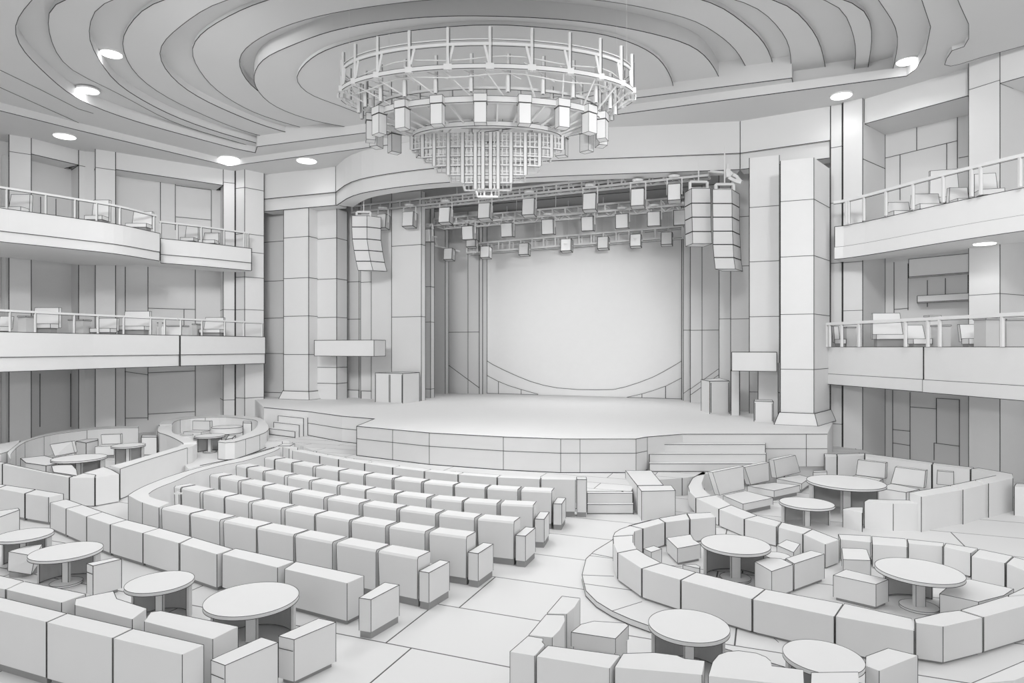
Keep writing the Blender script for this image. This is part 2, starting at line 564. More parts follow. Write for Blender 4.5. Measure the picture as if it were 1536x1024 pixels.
b = MB()
a0, a1 = V(380, 35.4), V(1200, 35.4)
b.prism([a0, a1, (a1[0] + .2, a1[1] + .5), (a0[0] + .2, a0[1] + .5)], 0.5, 13, '')
tag(b.build('wall_back', [M_WALL, M_INK]), kind='structure')

def slabv(m, x0, x1, v, z0, z1, depth=0.8, seams=(), ink='v', mi=0, w=1.0, seam_y=True, side=0.0):
    """upright pier whose face lies in the plane v, between picture columns x0 and x1"""
    a, c = V(x0, v), V(x1, v)
    poly = [a, c, (c[0] + VX * depth + UX * side, c[1] + VY * depth + UY * side), (a[0] + VX * depth, a[1] + VY * depth)]
    m.prism(poly, z0, z1, ink, mi, w)
    for y in seams:
        z = zat(y, (a[1] + c[1]) / 2)
        if z0 < z < z1:
            m.line((a[0], a[1], z), (c[0], c[1], z), 0.85)
            m.line((c[0], c[1], z), (poly[2][0], poly[2][1], z), 0.85)
    return poly

def flare(m, poly, z0, z1, d):
    n = len(poly)
    lo = inset(poly, -d)
    m.add([(p[0], p[1], z0) for p in lo] + [(p[0], p[1], z1) for p in inset(poly, -0.03)],
          [(0, 1, 5, 4), (1, 2, 6, 5), (2, 3, 7, 6), (3, 0, 4, 7), (4, 5, 6, 7)])
    hi = inset(poly, -0.03)
    for i in range(4):
        j = (i + 1) % 4
        m.line((lo[i][0], lo[i][1], z0), (lo[j][0], lo[j][1], z0), 1.0)
        m.line((hi[i][0], hi[i][1], z1), (hi[j][0], hi[j][1], z1), 1.0)
        m.line((lo[i][0], lo[i][1], z0), (hi[i][0], hi[i][1], z1), 0.9)

def column(label, x0, x1, v, z1, depth, seams, z0=ZS, fl=0, side=0.0, mats=None, zlow=None):
    r = thing('column', label, 'column', (*V((x0 + x1) / 2, v), z0), kind='structure')
    m = MB()
    poly = slabv(m, x0, x1, v, z0, z1, depth, seams, side=side)
    if len(poly) and True:
        m.build('shaft', mats or [M_WHITE, M_INK], r)
    if fl:
        m = MB(); flare(m, poly, z0, z0 + fl, fl * 0.42); m.build('flared_base', None, r)
    return r

def panelwall(name, x0, x1, v, z0, z1, seams, mats=None, depth=0.4, vlines=()):
    m = MB()
    slabv(m, x0, x1, v, z0, z1, depth, seams, w=0.9)
    for xv in vlines:
        p = V(xv, v - 0.005)
        m.line((p[0], p[1], z0), (p[0], p[1], z1), 0.8)
    return tag(m.build(name, mats or [M_WALL, M_INK]), kind='structure')

# left side of the stage
panelwall('wall_stage_left', 385, 474, 27.75, ZS, 12, (361, 420.5, 476.6, 530, 589), [M_DARK, M_INK])
column('far tall stage pillar of stacked panels on a flared foot', 425.5, 463, 26.9, 11.3, 1.0, (355.7, 417, 474, 531.5), fl=0.42)
column('second stage pillar, its foot behind the ledge', 471, 505, 27.6, 11.3, 0.9, (358, 418.5, 476, 550.8, 574.7))
panelwall('wall_stage_left', 498, 545, 28.9, ZS, 12, (423, 478.7), [M_DARK, M_INK], vlines=(538.5,))
panelwall('wall_stage_left', 541, 559, 28.6, ZS, 12, (423,), [M_WALL, M_INK])
panelwall('wall_stage_left', 557, 588, 28.5, ZS, 12, ())
panelwall('wall_stage_left', 587.5, 632, 28.4, ZS, 12, (368, 475))
panelwall('wall_stage_left', 628, 646, 30.2, ZS, 12, (430, 483, 583), [M_DARK, M_INK])
panelwall('wall_stage_left', 643, 668, 33.2, ZS, 12, ())
panelwall('wall_stage_left', 667.5, 720, 33.8, ZS, 12, (498,), vlines=(702,))
m = MB()
p, q = V(668, 33.79), V(719, 33.79)
m.line((p[0], p[1], zat(544, p[1])), (q[0], q[1], zat(581.5, q[1])), 0.8)
p, q = V(719, 33.75), V(724, 33.75)
m.prism([p, q, (q[0] + VX * .6, q[1] + VY * .6), (p[0] + VX * .6, p[1] + VY * .6)], ZS, 12, 'v', w=1.2)
p, q = V(1022.5, 33.75), V(1026, 33.75)
m.prism([p, q, (q[0] + VX * .6, q[1] + VY * .6), (p[0] + VX * .6, p[1] + VY * .6)], ZS, 12, 'v', w=1.0)
tag(m.build('trim_2', [M_WALL, M_INK]), kind='structure')
m = MB()
for xa, xb, ya, yb, xc in ((508, 538, 589, 589, 0), (542, 558, 590, 592, 0)):
    v = 28.85 if xa == 508 else 28.55
    a, c = V(xa, v), V(xb, v)
    m.prism([a, c, (c[0] + .03, c[1] + .05), (a[0] + .03, a[1] + .05)], ZS, ZS + 0.4, 'vt', w=0.8)
tag(m.build('baseboard_left', [M_WALL, M_INK]), kind='structure')

# right side of the stage
panelwall('wall_stage_right', 1025, 1036, 33.4, ZS, 12, (495,))
panelwall('wall_stage_right', 1035.5, 1079, 32.4, ZS, 12, (495,), vlines=(1053,))
panelwall('wall_stage_right', 1078.5, 1097, 30.0, ZS, 12, (478,))
panelwall('wall_stage_right', 1096, 1126, 28.8, ZS, 12, (325, 399, 478), [M_DARK, M_INK])
panelwall('wall_stage_right', 1124, 1250, 28.0, ZS, 12, (589,), [M_DARK, M_INK])
m = MB()
for (x0, y0, x1, y1, v) in ((1025, 590, 1036, 582, 33.39), (1036, 583, 1078, 553, 32.39), (1036, 592, 1078, 562, 32.39)):
    p, q = V(x0, v), V(x1, v)
    m.line((p[0], p[1], zat(y0, p[1])), (q[0], q[1], zat(y1, q[1])), 0.7)
tag(m.build('trim_3', [M_WALL, M_INK]), kind='structure')
column('slimmer stage pillar rising behind the hanging ledge', 1124, 1169, 25.9, 11.3, 0.9, (309.7, 391.8, 474.6), z0=3.6)
r = thing('column', 'massive stage pillar on a flared foot beside the corner pier', 'column', (*at(1195, 22.4), ZS), kind='structure')
m = MB()
rp = [at(1170.5, 22.55), at(1220.8, 22.15), at(1244.6, 23.55), at(1192, 24.2)]
m.prism(rp, ZS, 10.68, 'v')
for y in (300, 384, 471, 553.8):
    z = zat(y, 22.3)
    m.poly([(p[0], p[1], z) for p in rp], 0.85, True)
m.build('shaft', None, r)
m = MB(); flare(m, rp, ZS, ZS + 0.42, 0.16); m.build('flared_base', None, r)
panelwall('wall_stage_right', 1137, 1167, 26.6, ZS, 3.6, (), [M_WALL, M_INK])
panelwall('wall_stage_right', 1096.5, 1109, 26.9, ZS, 3.3, ())

# projecting ledges and boxes on the stage
def boxthing(name, label, cat, px, zt, z0, parts, plinth=0.0):
    poly = [Pxy(x, y, z0) for x, y in px]
    c = (sum(p[0] for p in poly) / len(poly), sum(p[1] for p in poly) / len(poly), z0)
    r = thing(name, label, cat, c)
    m = MB(); m.prism(poly, z0, zt, 'vt', w=0.9); m.build('cabinet', None, r)
    parts(r, poly)
    return r

def face_seam(r, poly):
    m = MB()
    a, c = Vector(poly[0]), Vector(poly[1])
    t = a.lerp(c, 0.54)
    n = Vector((c.y - a.y, a.x - c.x)).normalized() * 0.02
    for (s, e) in ((0.02, 0.52), (0.56, 0.98)):
        p, q = a.lerp(c, s), a.lerp(c, e)
        m.prism([p + n, q + n, q + n * .05, p + n * .05], ZS + 0.04, 2.86, 'v', w=0.7)
    m.build('front_panel', None, r)
boxthing('stage_speaker', 'low angled white cabinet on the far part of the stage floor', 'speaker cabinet', ((563, 603), (604, 605), (629, 601.6), (595, 600)), 2.93, ZS, face_seam)
def face_side(r, poly):
    m = MB()
    a, c = Vector(poly[0]), Vector(poly[1])
    n = Vector((c.y - a.y, a.x - c.x)).normalized() * 0.02
    p, q = a.lerp(c, .06), a.lerp(c, .94)
    m.prism([p + n, q + n, q + n * .05, p + n * .05], ZS + 0.05, (2.75 if a.x < 8.4 else 2.18), 'v', w=0.7)
    m.build('front_panel', None, r)
boxthing('stage_speaker', 'white cabinet at the screen end of the near stage side', 'speaker cabinet', ((1064.5, 620.6), (1094, 620), (1080, 612), (1052, 616)), 2.82, ZS, face_side)
boxthing('stage_speaker', 'small white box at the foot of the massive stage pillar', 'speaker cabinet', ((1131, 632), (1160, 633.5), (1158, 630), (1132, 629)), 2.24, ZS, face_side)

def ledge(label, x0, x1, v, yt, yb, depth):
    a, c = V(x0, v), V(x1, v)
    Y = (a[1] + c[1]) / 2
    r = thing('ledge', label, 'ledge', (a[0], a[1], zat(yb, Y)), kind='structure')
    m = MB(); slabv(m, x0, x1, v, zat(yb, Y), zat(yt, Y), depth, ink='vtb', w=0.9); m.build('slab', None, r)
ledge('projecting white ledge crossing the second stage pillar', 471.5, 561, 26.5, 510, 534, 1.0)
ledge('projecting white ledge beside the massive stage pillar', 1097.5, 1165, 25.2, 528, 556.5, 0.66)

# the screen
VS = 34.35
s = thing('projection_screen', 'tall pale blank screen with curved seams at the back of the stage', 'screen', (*V(870, VS), ZS))
m = MB()
a, c = V(723.5, VS), V(1023.5, VS)
N = 24
m.prism([a, c, (c[0] + .03, c[1] + .1), (a[0] + .03, a[1] + .1)], ZS + 0.01, 11.9, '')
def on(x, y, dv=0.012):
    p = V(x, VS - dv)
    return (p[0], p[1], max(ZS + 0.01, zat(y, p[1])))
m.poly([on(*p) for p in ((723.6, 536.8), (740, 547), (756, 555), (776, 564), (796, 572), (815, 577.5), (835.5, 581.5), (866.6, 584), (895, 584.4), (920.5, 584), (940, 579.5), (960, 573), (978, 566), (994, 558), (1008, 550), (1023, 541))], 0.8)
m.build('sheet', [M_WHITE, M_INK], s)
def corner_panel(pts):
    m = MB()
    vs = [on(*p) for p in pts] + [on(*p, dv=-0.0) for p in pts]
    n = len(pts)
    m.add(vs, [tuple(range(n)), tuple(range(n, 2 * n))[::-1]] + [(i, (i + 1) % n, n + (i + 1) % n, n + i) for i in range(n)])
    m.poly([on(*p, dv=0.02) for p in pts], 0.7, True)
    m.build('corner_panel', [M_WALL, M_INK], s)
corner_panel(((724, 559.5), (747.6, 572), (747.6, 593), (724, 593)))
corner_panel(((747.8, 572), (764, 578.5), (781.6, 584), (781.6, 595), (747.8, 594)))
corner_panel(((781.8, 584), (807, 591), (807, 596), (781.8, 595)))
corner_panel(((1022.8, 566.5), (998.5, 579), (998.5, 600), (1022.8, 601)))
corner_panel(((998.2, 579), (980, 585.5), (963, 590.6), (963, 599), (998.2, 600)))
corner_panel(((962.8, 590.6), (940, 595.7), (940, 599), (962.8, 599)))

# ------------------------------------------------------------------ side walls
ZW = 13.2
def pier(label, pts, z0, z1, seams_y, ref, wall=None):
    """pier from plan points, seams read at picture heights on the front edge"""
    r = thing('column', label, 'column', (pts[0][0], pts[0][1], z0), kind='structure')
    m = MB(); m.prism(pts, z0, z1, 'v', w=0.9)
    for y in seams_y:
        z = zat(y, ref)
        m.poly([(p[0], p[1], z) for p in pts], 0.8, True)
    m.build('shaft', None, r)
    return r

def T(x, y, z=ZW): return Pxy(x, y, z)
def away(p, q, d):
    """offset both ends of p-q away from the room by d (the room lies to the right of p->q)"""
    dd = (Vector(q) - Vector(p)).normalized(); n = Vector((-dd.y, dd.x)) * d
    return tuple(Vector(p) + n), tuple(Vector(q) + n)

c1a, c1b = T(13.5, 201.6), T(46.9, 207)
b1 = T(118, 225); b1b = T(133.6, 228)
c2a, c2b = T(143, 223.4), T(173.4, 228)
b2 = T(335, 254); b2b = T(352.3, 256.2)
c3a, c3b = T(367, 254), T(396, 260)
def quadback(p, q, d):
    r, s = away(p, q, d)
    return [p, q, s, r]
pier('outermost side pillar of the far balconies', quadback(c1a, c1b, 1.6), 0, ZW, (227,), c1a[1])
pier('narrow pier at the end of the first balcony niche', quadback(b1, b1b, 1.5), 0, ZW, (248,), b1[1])
pier('broad side pillar between both niches of the far balconies', quadback(c2a, c2b, 1.9), 0, ZW, (251,), c2a[1])
pier('narrow pier where the second balcony niche ends', quadback(b2, b2b, 1.5), 0, ZW, (273, 464, 600), b2[1])
s3 = T(353.6, 256)
pier('corner column of stacked panels beside the stage stairs', [c3a, c3b, (c3b[0] - .6, c3b[1] + 1.0), (s3[0], s3[1])], 0, ZW, (281, 350, 377, 415, 464, 597), c3a[1])
b = MB()
def span(m, p, q, z0, z1, d, th=0.3, ink='', seams=()):
    ee = (Vector(q) - Vector(p)).normalized() * (0.45 if d > 1 else 0)
    p, q = tuple(Vector(p) - ee), tuple(Vector(q) + ee)
    a, c = away(p, q, d)
    e, f = away(p, q, d + th)
    m.prism([a, c, f, e], z0, z1, ink)
# niche backs, headers
span(b, c1b, b1, 0, 12.55, 1.15)
span(b, c1b, b1, 12.52, ZW, 0.02, 1.5, 'b')
span(b, c2b, b2, 0, 12.4, 1.3)
span(b, c2b, b2, 12.4, ZW, 0.02, 1.6, 'b')
b.prism([(b1b[0] - .35, b1b[1] - .2), (c2a[0] - .2, c2a[1] + .5), (c2a[0] - .9, c2a[1] + 1.0), (b1b[0] - .9, b1b[1] + .5)], 0, ZW, '')
c0 = (c1a[0] - 2.4, c1a[1] - 3.6)
span(b, c0, c1a, 0, ZW, 1.3)
span(b, (c0[0] - 3, c0[1] - 8), c0, 0, ZW, 0.6)
def nline(p, q, d, x0, y0, x1, y1, w=0.8):
    """seam on a niche back between two picture points"""
    a, c = away(p, q, d - 0.012)
    out = []
    for (x, y) in ((x0, y0), (x1, y1)):
        t = (x - HX) / F
        ax, ay = a; dx, dy = c[0] - a[0], c[1] - a[1]
        k = (t * ay - ax) / (dx - t * dy)
        Y = ay + k * dy
        out.append((t * Y, Y, zat(y, Y)))
    b.line(out[0], out[1], w)
for l in ((240.6, 270, 240.6, 345), (263, 275, 263, 345), (264, 278, 317, 285), (317, 285, 317, 350), (264, 325, 317, 330), (188, 400, 188, 640), (222, 400, 222, 630), (222, 462, 293, 464), (293, 400, 293, 630), (276, 464, 276, 500), (188, 627, 222, 626.5), (222, 621, 292, 617), (187, 557, 222, 562), (222, 559, 292, 556)):
    nline(c2b, b2, 1.3, *l)
for l in ((60, 560, 60, 640), (106, 560, 106, 640), (61, 295, 61, 330), (84, 298, 84, 330)):
    nline(c1b, b1, 1.15, *l)
bk = [(-30, 12), (-27.5, 20), (-24.2, 28.6), (-21.6, 32.4), (-17.2, 36.2), (-14.0, 38.5)]
for i in range(len(bk) - 1):
    p, q = bk[i], bk[i + 1]
    b.prism([p, q, (q[0] - .3, q[1] + .3), (p[0] - .3, p[1] + .3)], 0, ZW, '')
tag(b.build('wall_left', [M_WALL, M_INK]), kind='structure')

# right wall
r0, r1 = T(1246, 158.7), T(1263, 155)
r2, r3 = T(1264.5, 153.6), T(1294, 147)
h0, h1 = T(1297, 148.6), T(1451.5, 102)
k0, k1 = T(1453, 95), T(1500, 78.5)
def away_r(p, q, d):
    dd = (Vector(q) - Vector(p)).normalized(); n = Vector((-dd.y, dd.x)) * d
    return tuple(Vector(p) + n), tuple(Vector(q) + n)
pier('flat pier between the stage and the near balconies', quadback(r0, r1, 1.0), 0, ZW, (222, 305, 395, 545, 635), r0[1])
pier('corner pier beside the near balconies', quadback(r2, r3, 1.3), 0, ZW, (394, 466), r2[1])
pier('broad side pillar of the near balconies', quadback(k0, k1, 2.4), 0, ZW, (135, 443), k0[1])
b = MB()
g0, g1 = (14.25, 24.7), (15.95, 22.55)
b.prism([g0, (g1[0] + .4, g1[1] - .5), (g1[0] + 1.0, g1[1] - .2), (g0[0] + .4, g0[1] + .4)], 0, 12.35, '')
# side cheek of the niche
b.prism([tuple(r3), g0, (g0[0] - .05, g0[1] + .5), (r3[0] - .1, r3[1] + .4)], 0, 12.35, 'v')
b.line((r3[0], r3[1], 11.0), (g0[0], g0[1], 11.0), 0.9)
b.prism([h0, h1, (h1[0] + 2.0, h1[1] + 1.2), (h0[0] + 1.7, h0[1] + 1.5)], 12.3, ZW, 'b')
k2 = T(1660, 28)
kk = away_r(k1, k2, 1.6)
b.prism([kk[0], kk[1], (kk[1][0] + .4, kk[1][1] + .3), (kk[0][0] + .4, kk[0][1] + .3)], 0, 12.3, '')
b.prism([k1, k2, (k2[0] + 1.8, k2[1] + 1.0), (k1[0] + 1.8, k1[1] + 1.0)], 12.25, ZW, 'b')
e0 = (k2[0] + 0.2, k2[1] - .2)
def gline(x0, y0, x1, y1, w=0.8):
    n = Vector((g1[1] - g0[1], g0[0] - g1[0])).normalized() * 0.014
    out = []
    for (x, y) in ((x0, y0), (x1, y1)):
        t = (x - HX) / F
        ax, ay = g0[0] + n.x, g0[1] + n.y
        dx, dy = g1[0] - g0[0], g1[1] - g0[1]
        k = (t * ay - ax) / (dx - t * dy)
        Y = ay + k * dy
        out.append((t * Y, Y, zat(y, Y)))
    b.line(out[0], out[1], w)
for l in ((1328, 237, 1436, 211), (1375, 191, 1375, 226), (1436, 175, 1436, 252), (1350, 232, 1350, 300), (1420, 215, 1420, 255), (1438, 237, 1452, 234),
          (1341, 393, 1341, 470), (1362, 395, 1362, 465), (1341, 464, 1363, 462), (1413, 384, 1413, 410), (1521.5, 365, 1521.5, 440), (1391, 420, 1391, 460), (1418, 417, 1418, 450), (1452, 412, 1452, 440), (1499, 405, 1499, 430),
          (1339, 585, 1339, 685), (1365, 588, 1365, 690), (1339, 644, 1365, 646.5), (1339, 664, 1365, 668), (1365, 610, 1404, 613), (1404.5, 597, 1439, 599), (1404.5, 597, 1404.5, 665), (1439, 599, 1439, 700), (1401, 664, 1439, 669), (1401, 664, 1401, 690)):
    gline(*l)
for l in ((1480, 598, 1480, 700), (1480, 639, 1524, 645), (1524, 603, 1524, 700)):
    gline(*l)
tag(b.build('wall_right', [M_WALL, M_INK]), kind='structure')

def ong(x, y, d):
    n = Vector((g1[1] - g0[1], g0[0] - g1[0])).normalized() * d
    if n.x > 0: n = -n
    t = (x - HX) / F
    ax, ay = g0[0] + n.x, g0[1] + n.y
    dx, dy = g1[0] - g0[0], g1[1] - g0[1]
    k = (t * ay - ax) / (dx - t * dy)
    Y = ay + k * dy
    return Vector((t * Y, Y, zat(y, Y)))
def shelfbox(name, label, x0, x1, yt, yb, depth):
    a, c = ong(x0, yt, 0.03), ong(x1, yt, 0.03)
    e, f = ong(x0, yt, depth), ong(x1, yt, depth)
    # keep the front edge on the sight lines of the picture
    r = thing(name, label, 'shelf', (a.x, a.y, a.z))
    m = MB()
    zt = ong((x0 + x1) / 2, yt, depth).z; zb = ong((x0 + x1) / 2, yb, depth).z
    m.prism([(e.x, e.y), (f.x, f.y), (c.x, c.y), (a.x, a.y)], zb, zt, 'vtb', w=0.8)
    m.build('board', None, r)
    return r
shelfbox('wall_shelf', 'deep white box shelf high in the niche above the near balcony', 1363, 1521, 381, 409, 0.5)
shelfbox('wall_shelf', 'long thin white shelf in the niche behind the near balcony rail', 1376, 1521, 439.5, 449.5, 0.6)
# ------------------------------------------------------------------ balconies
def px_on_path(path, x):
    t = (x - HX) / F
    for i in range(len(path) - 1):
        a, c = path[i], path[i + 1]
        dx, dy = c[0] - a[0], c[1] - a[1]
        den = dx - t * dy
        if abs(den) < 1e-9:
            continue
        k = (t * a[1] - a[0]) / den
        if -1e-6 <= k <= 1 + 1e-6:
            return Vector((a[0] + k * dx, a[1] + k * dy))
    a = min((path[0], path[-1]), key=lambda p: abs(p[0] / p[1] - t))
    return Vector(a)

def offset_path(path, d):
    out = []
    n = len(path)
    for i in range(n):
        a, c = Vector(path[max(0, i - 1)][:2]), Vector(path[min(n - 1, i + 1)][:2])
        dd = (c - a).normalized()
        out.append(Vector(path[i][:2]) + Vector((-dd.y, dd.x)) * d)
    return out

def balcony(label, edge, back, zt, zm, zb, ends=True):
    r = thing('balcony', label, 'balcony', (edge[0][0], edge[0][1], zb), kind='structure')
    m = MB()
    back = [tuple(p) for p in back]
    up = [tuple(p) for p in edge] + back
    m.prism(up, zm, zt, '')
    m.build('upper_band', None, r)
    n = MB()
    sgn = 1
    lo = [tuple(p) for p in offset_path(edge, 0.04 * SIDE)] + back
    n.prism(lo, zb, zm - 0.012, '')
    for (z, path, w) in ((zt, edge, 1.0), (zm - .006, edge, 0.9), (zb, [tuple(p) for p in offset_path(edge, 0.04 * SIDE)], 1.0)):
        n.poly([(p[0], p[1], z) for p in path], w)
    for p in (edge[0], edge[-1]):
        n.line((p[0], p[1], zb), (p[0], p[1], zt), 1.0)
    n.build('lower_band', None, r)
    return r

def railing(label, path, posts, z0, z1, r0=0.035, extra_ends=True, zfn=None):
    r = thing('railing', label, 'railing', (path[0][0], path[0][1], z0), 'white balcony railings')
    m = MB()
    top = [Vector((p[0], p[1], z1)) for p in path]
    m.tube(top, r0, 0)
    m.build('handrail', [M_METAL, M_INK], r)
    m = MB()
    m.poly([p - Vector((0, 0, r0 * 1.5)) for p in top], 0.7)
    for x in posts:
        p = px_on_path(path, x)
        q = MB()
        q.beam((p.x, p.y, z0), (p.x, p.y, z1), r0 * 0.8)
        dx = r0 * 1.3
        q.line((p.x + dx, p.y, z0), (p.x + dx, p.y, z1 - r0), 0.45)
        q.build('post', [M_METAL, M_INK], r)
    m.build('seam', [M_INK, M_INK], r)
    return r

def dpt(x, Y): return ((x - HX) / F * Y, Y)
SIDE = 1      # left balconies: edge runs towards the stage, room on the right; +offset = away from the room
LL1 = [dpt(-110, 19.2), dpt(0, 21.5), dpt(140, 24.7), dpt(269, 28.1)]
LL2 = [dpt(270.5, 28.15), dpt(398, 32.7)]
balcony('lower far balcony front, its longer half away from the stage', LL1, [(-15.3, 31.3), (-18.0, 29.5), (-19.6, 29.2), (-20.6, 27.2), (-23.6, 24)], 4.7, 3.86, 3.36)
balcony('lower far balcony front, its shorter half beside the corner column', LL2, [(-12.85, 33.3), (-13.7, 32.7), (-14.6, 32.4), (-15.25, 31.4)], 4.7, 3.86, 3.36)
LU1 = [tuple((p.x, p.y)) for p in spline([Vector(Pxy(x, y, 9.08)) for x, y in ((-110, 294), (0, 311.7), (46.9, 318), (109, 326.6), (178, 336.7), (240, 350))], 22)]
LU2 = [Pxy(240.5, 357, 9.08), Pxy(300, 363, 9.08), Pxy(350, 369, 9.08), Pxy(377.4, 372.3, 9.08)]
balcony('upper far balcony front, its curved longer half away from the stage', LU1, [LU2[0], (-17.8, 29.4), (-19.6, 29.2), (-20.6, 27.2), (-23.6, 24)], 9.08, 8.28, 7.9)
balcony('upper far balcony front, its set-back half beside the corner column', [LU2[0], LU2[1], LU2[2], LU2[3]], [(-13.75, 32.7), (-14.6, 32.4), (-17.7, 29.5)], 9.07, 8.36, 7.97)
railing('white railing on the longer half of the lower far balcony', offset_path(LL1, 0.15), (15, 53, 111.4, 147, 185.5, 226, 247), 4.7, 5.42)
railing('white railing on the shorter half of the lower far balcony', offset_path(LL2, 0.15), (271, 302.8, 337, 365.6, 393), 4.7, 5.42)
railing('white railing on the curved half of the upper far balcony', [p for p in offset_path(LU1, 0.2)][0:22], (10, 68.75, 112.5, 145, 180, 231), 9.08, 9.85)
railing('white railing on the set-back half of the upper far balcony', offset_path(LU2, 0.2), (241, 266, 302, 336, 366, 369, 372), 9.07, 9.85)

SIDE = 1
RL1 = [dpt(1231, 23.8), dpt(1385, 19.35)][::-1]
RL2 = [dpt(1386, 19.25), dpt(1536, 16.2), dpt(1680, 14.0)][::-1]
zrt = 4.2
RB = [(12.05, 24.1), (12.85, 23.4), (14.55, 21.2)]
balcony('lower near balcony front, the half beside the corner pier', RL1, RB, zrt, 3.23, 2.85)
balcony('lower near balcony front, the half running out of frame', RL2, [(14.6, 21.0), (14.9, 19.9), (16.2, 17.5), (17.0, 14.5)], zrt, 3.23, 2.85)
RU = [(11.55, 23.15)] + [(p.x, p.y) for p in spline([Vector(p) for p in (Pxy(1265.5, 338.5, 8.5), Pxy(1308.6, 330, 8.5), Pxy(1416, 305.8, 8.5), Pxy(1536, 281.4, 8.5), Pxy(1680, 255, 8.5))], 20)]
RU = RU[::-1]
balcony('upper near balcony front with its rounded end by the corner pier', RU, [(12.15, 23.9), (12.85, 23.4), (14.55, 21.2), (14.9, 19.9), (16.2, 17.5), (17.6, 15)], 8.5, 7.77, 7.33)
railing('white railing on the lower near balcony by the corner pier and beyond', offset_path(RL2[:-1] + [RL1[0], RL1[1]], 0.18), (1240, 1244.7, 1262.6, 1288.5, 1358.3, 1391.8, 1409.7, 1503.5), 4.2, 5.02, 0.045)
railing('white railing along the upper near balcony', [p for p in offset_path(RU, 0.2)], (1269.5, 1273, 1296, 1329, 1369.5, 1414.7, 1457.5, 1471, 1530), 8.5, 9.33, 0.045)

# ------------------------------------------------------------------ balcony seating
def armchair(label, x0, x1, yt, Y, zf, arms=False, tilt=0.10, yaw=0.0, seat=True, group=None, cat='armchair', seath=0.36):
    """upholstered chair facing the hall: back between columns x0..x1, top at yt"""
    xc = (x0 + x1) / 2
    c = Vector(((xc - HX) / F * Y, Y, zf))
    w = (x1 - x0) / F * Y
    zt = zat(yt, Y)
    ax = Vector((math.cos(yaw), math.sin(yaw), 0)); ay = Vector((-math.sin(yaw), math.cos(yaw), 0)); up = Vector((0, 0, 1))
    r = thing('armchair', label, cat, c, group)
    m = MB()
    h = zt - zf
    lo, th = zf + h * 0.22, 0.14
    q = [c + ax * sx * w / 2 + ay * dy for sx, dy in ((-1, 0), (1, 0), (1, th), (-1, th))]
    pts = [Vector((p.x, p.y, lo)) for p in q] + [Vector((p.x, p.y, zt)) + ay * tilt - ax * 0.06 * w * (1 if i in (1, 2) else -1) for i, p in enumerate(q)]
    m.box8(pts, 'a', 0, 0.6)
    m.build('backrest', None, r)
    if seat:
        m = MB()
        m.obox(c - ay * 0.22 + up * (h * seath - 0.08), ax, ay, up, w * 1.0, 0.42, 0.16, 'a', 0, 0.6)
        m.build('seat_cushion', None, r)
        m = MB()
        m.obox(c - ay * 0.2 + up * (h * seath - 0.16) / 2, ax, ay, up, w * 0.92, 0.36, max(0.04, h * seath - 0.165), '', 0)
        m.build('base', [M_PLINTH, M_INK], r)
    if arms:
        for s in (-1, 1):
            m = MB()
            m.obox(c - ay * 0.28 + ax * s * (w / 2 + 0.06) + up * h * 0.30, ax, ay, up, 0.10, 0.5, h * 0.5, 'a', 0, 0.6)
            m.build('armrest', None, r)
    return r

def sidebox(label, x0, x1, yt, Y, zf, dep=0.5, cat='side table', name='side_table', mats=None):
    c = Vector((((x0 + x1) / 2 - HX) / F * Y, Y, zf))
    w = (x1 - x0) / F * Y
    zt = zat(yt, Y)
    r = thing(name, label, cat, c)
    m = MB()
    m.obox(c + Vector((0, dep / 2, (zt - zf) / 2 - 0.02)), (1, 0, 0), (0, 1, 0), (0, 0, 1), w * 0.96, dep * 0.94, zt - zf - 0.04, '', 0)
    m.build('body', mats, r)
    m = MB()
    m.obox(c + Vector((0, dep / 2, zt - zf - 0.02)), (1, 0, 0), (0, 1, 0), (0, 0, 1), w, dep, 0.04, 'a', 0, 0.6)
    m.build('top', mats, r)
    return r

G1 = None
def edgeY(path, x, d):
    p = px_on_path(path, x)
    return p.y + d
LLp = LL1 + LL2
for (lab, x0, x1, yt, d, seat) in (
    ('white armchair cut by the frame edge on the lower far balcony', -4, 14, 474, 1.0, True),
    ('broad white armchair before the outermost pillar on the lower far balcony', 47, 88, 461, 1.2, True),
    ('low white armchair between two rail posts below the broad side pillar', 145, 175, 477, 1.0, True),
    ('broad high-backed armchair just past the broad side pillar, lower far balcony', 183, 225, 466.5, 1.1, True),
    ('white armchair before the narrow pier on the lower far balcony', 305, 336, 476, 1.0, True)):
    armchair(lab, x0, x1, yt, edgeY(LLp, (x0 + x1) / 2, d), 4.7, seat=seat)
sidebox('grey box table beside the broad armchair on the lower far balcony', 26, 39, 473.6, edgeY(LLp, 38, 0.4), 4.7, mats=[M_SHADE, M_INK])
sidebox('grey box table by the low armchair on the lower far balcony', 102, 125, 479, edgeY(LLp, 128, 1.0), 4.7, mats=[M_SHADE, M_INK])
sidebox('white box table beside the joint of the lower far balcony', 250, 275, 488, edgeY(LLp, 262, 0.8), 4.7)
sidebox('narrow grey box beside the armchair by the narrow pier', 288, 295, 485.5, edgeY(LLp, 298, 1.2), 4.7, mats=[M_SHADE, M_INK])
for i, x in enumerate((236.5, 244)):
    p = px_on_path(LLp, x); Y = p.y + 0.7
    r = thing('bottle', 'slim ' + ('dark' if i == 0 else 'pale') + ' bottle standing by the balcony joint', 'bottle', ((x - HX) / F * Y, Y, 4.7))
    m = MB(); c = ((x - HX) / F * Y, Y)
    m.cyl(c, 0.06, 4.7, 5.02, 12, 0); m.cyl(c, 0.06, 5.02, 5.10, 12, 0, r1=0.025); m.cyl(c, 0.025, 5.10, 5.22, 12, 0)
    m.build('glass', [M_SHADE if i == 0 else M_WHITE, M_INK], r)
    m = MB(); m.cyl(c, 0.03, 5.22, 5.25, 12); m.build('cap', [M_INK, M_INK], r)

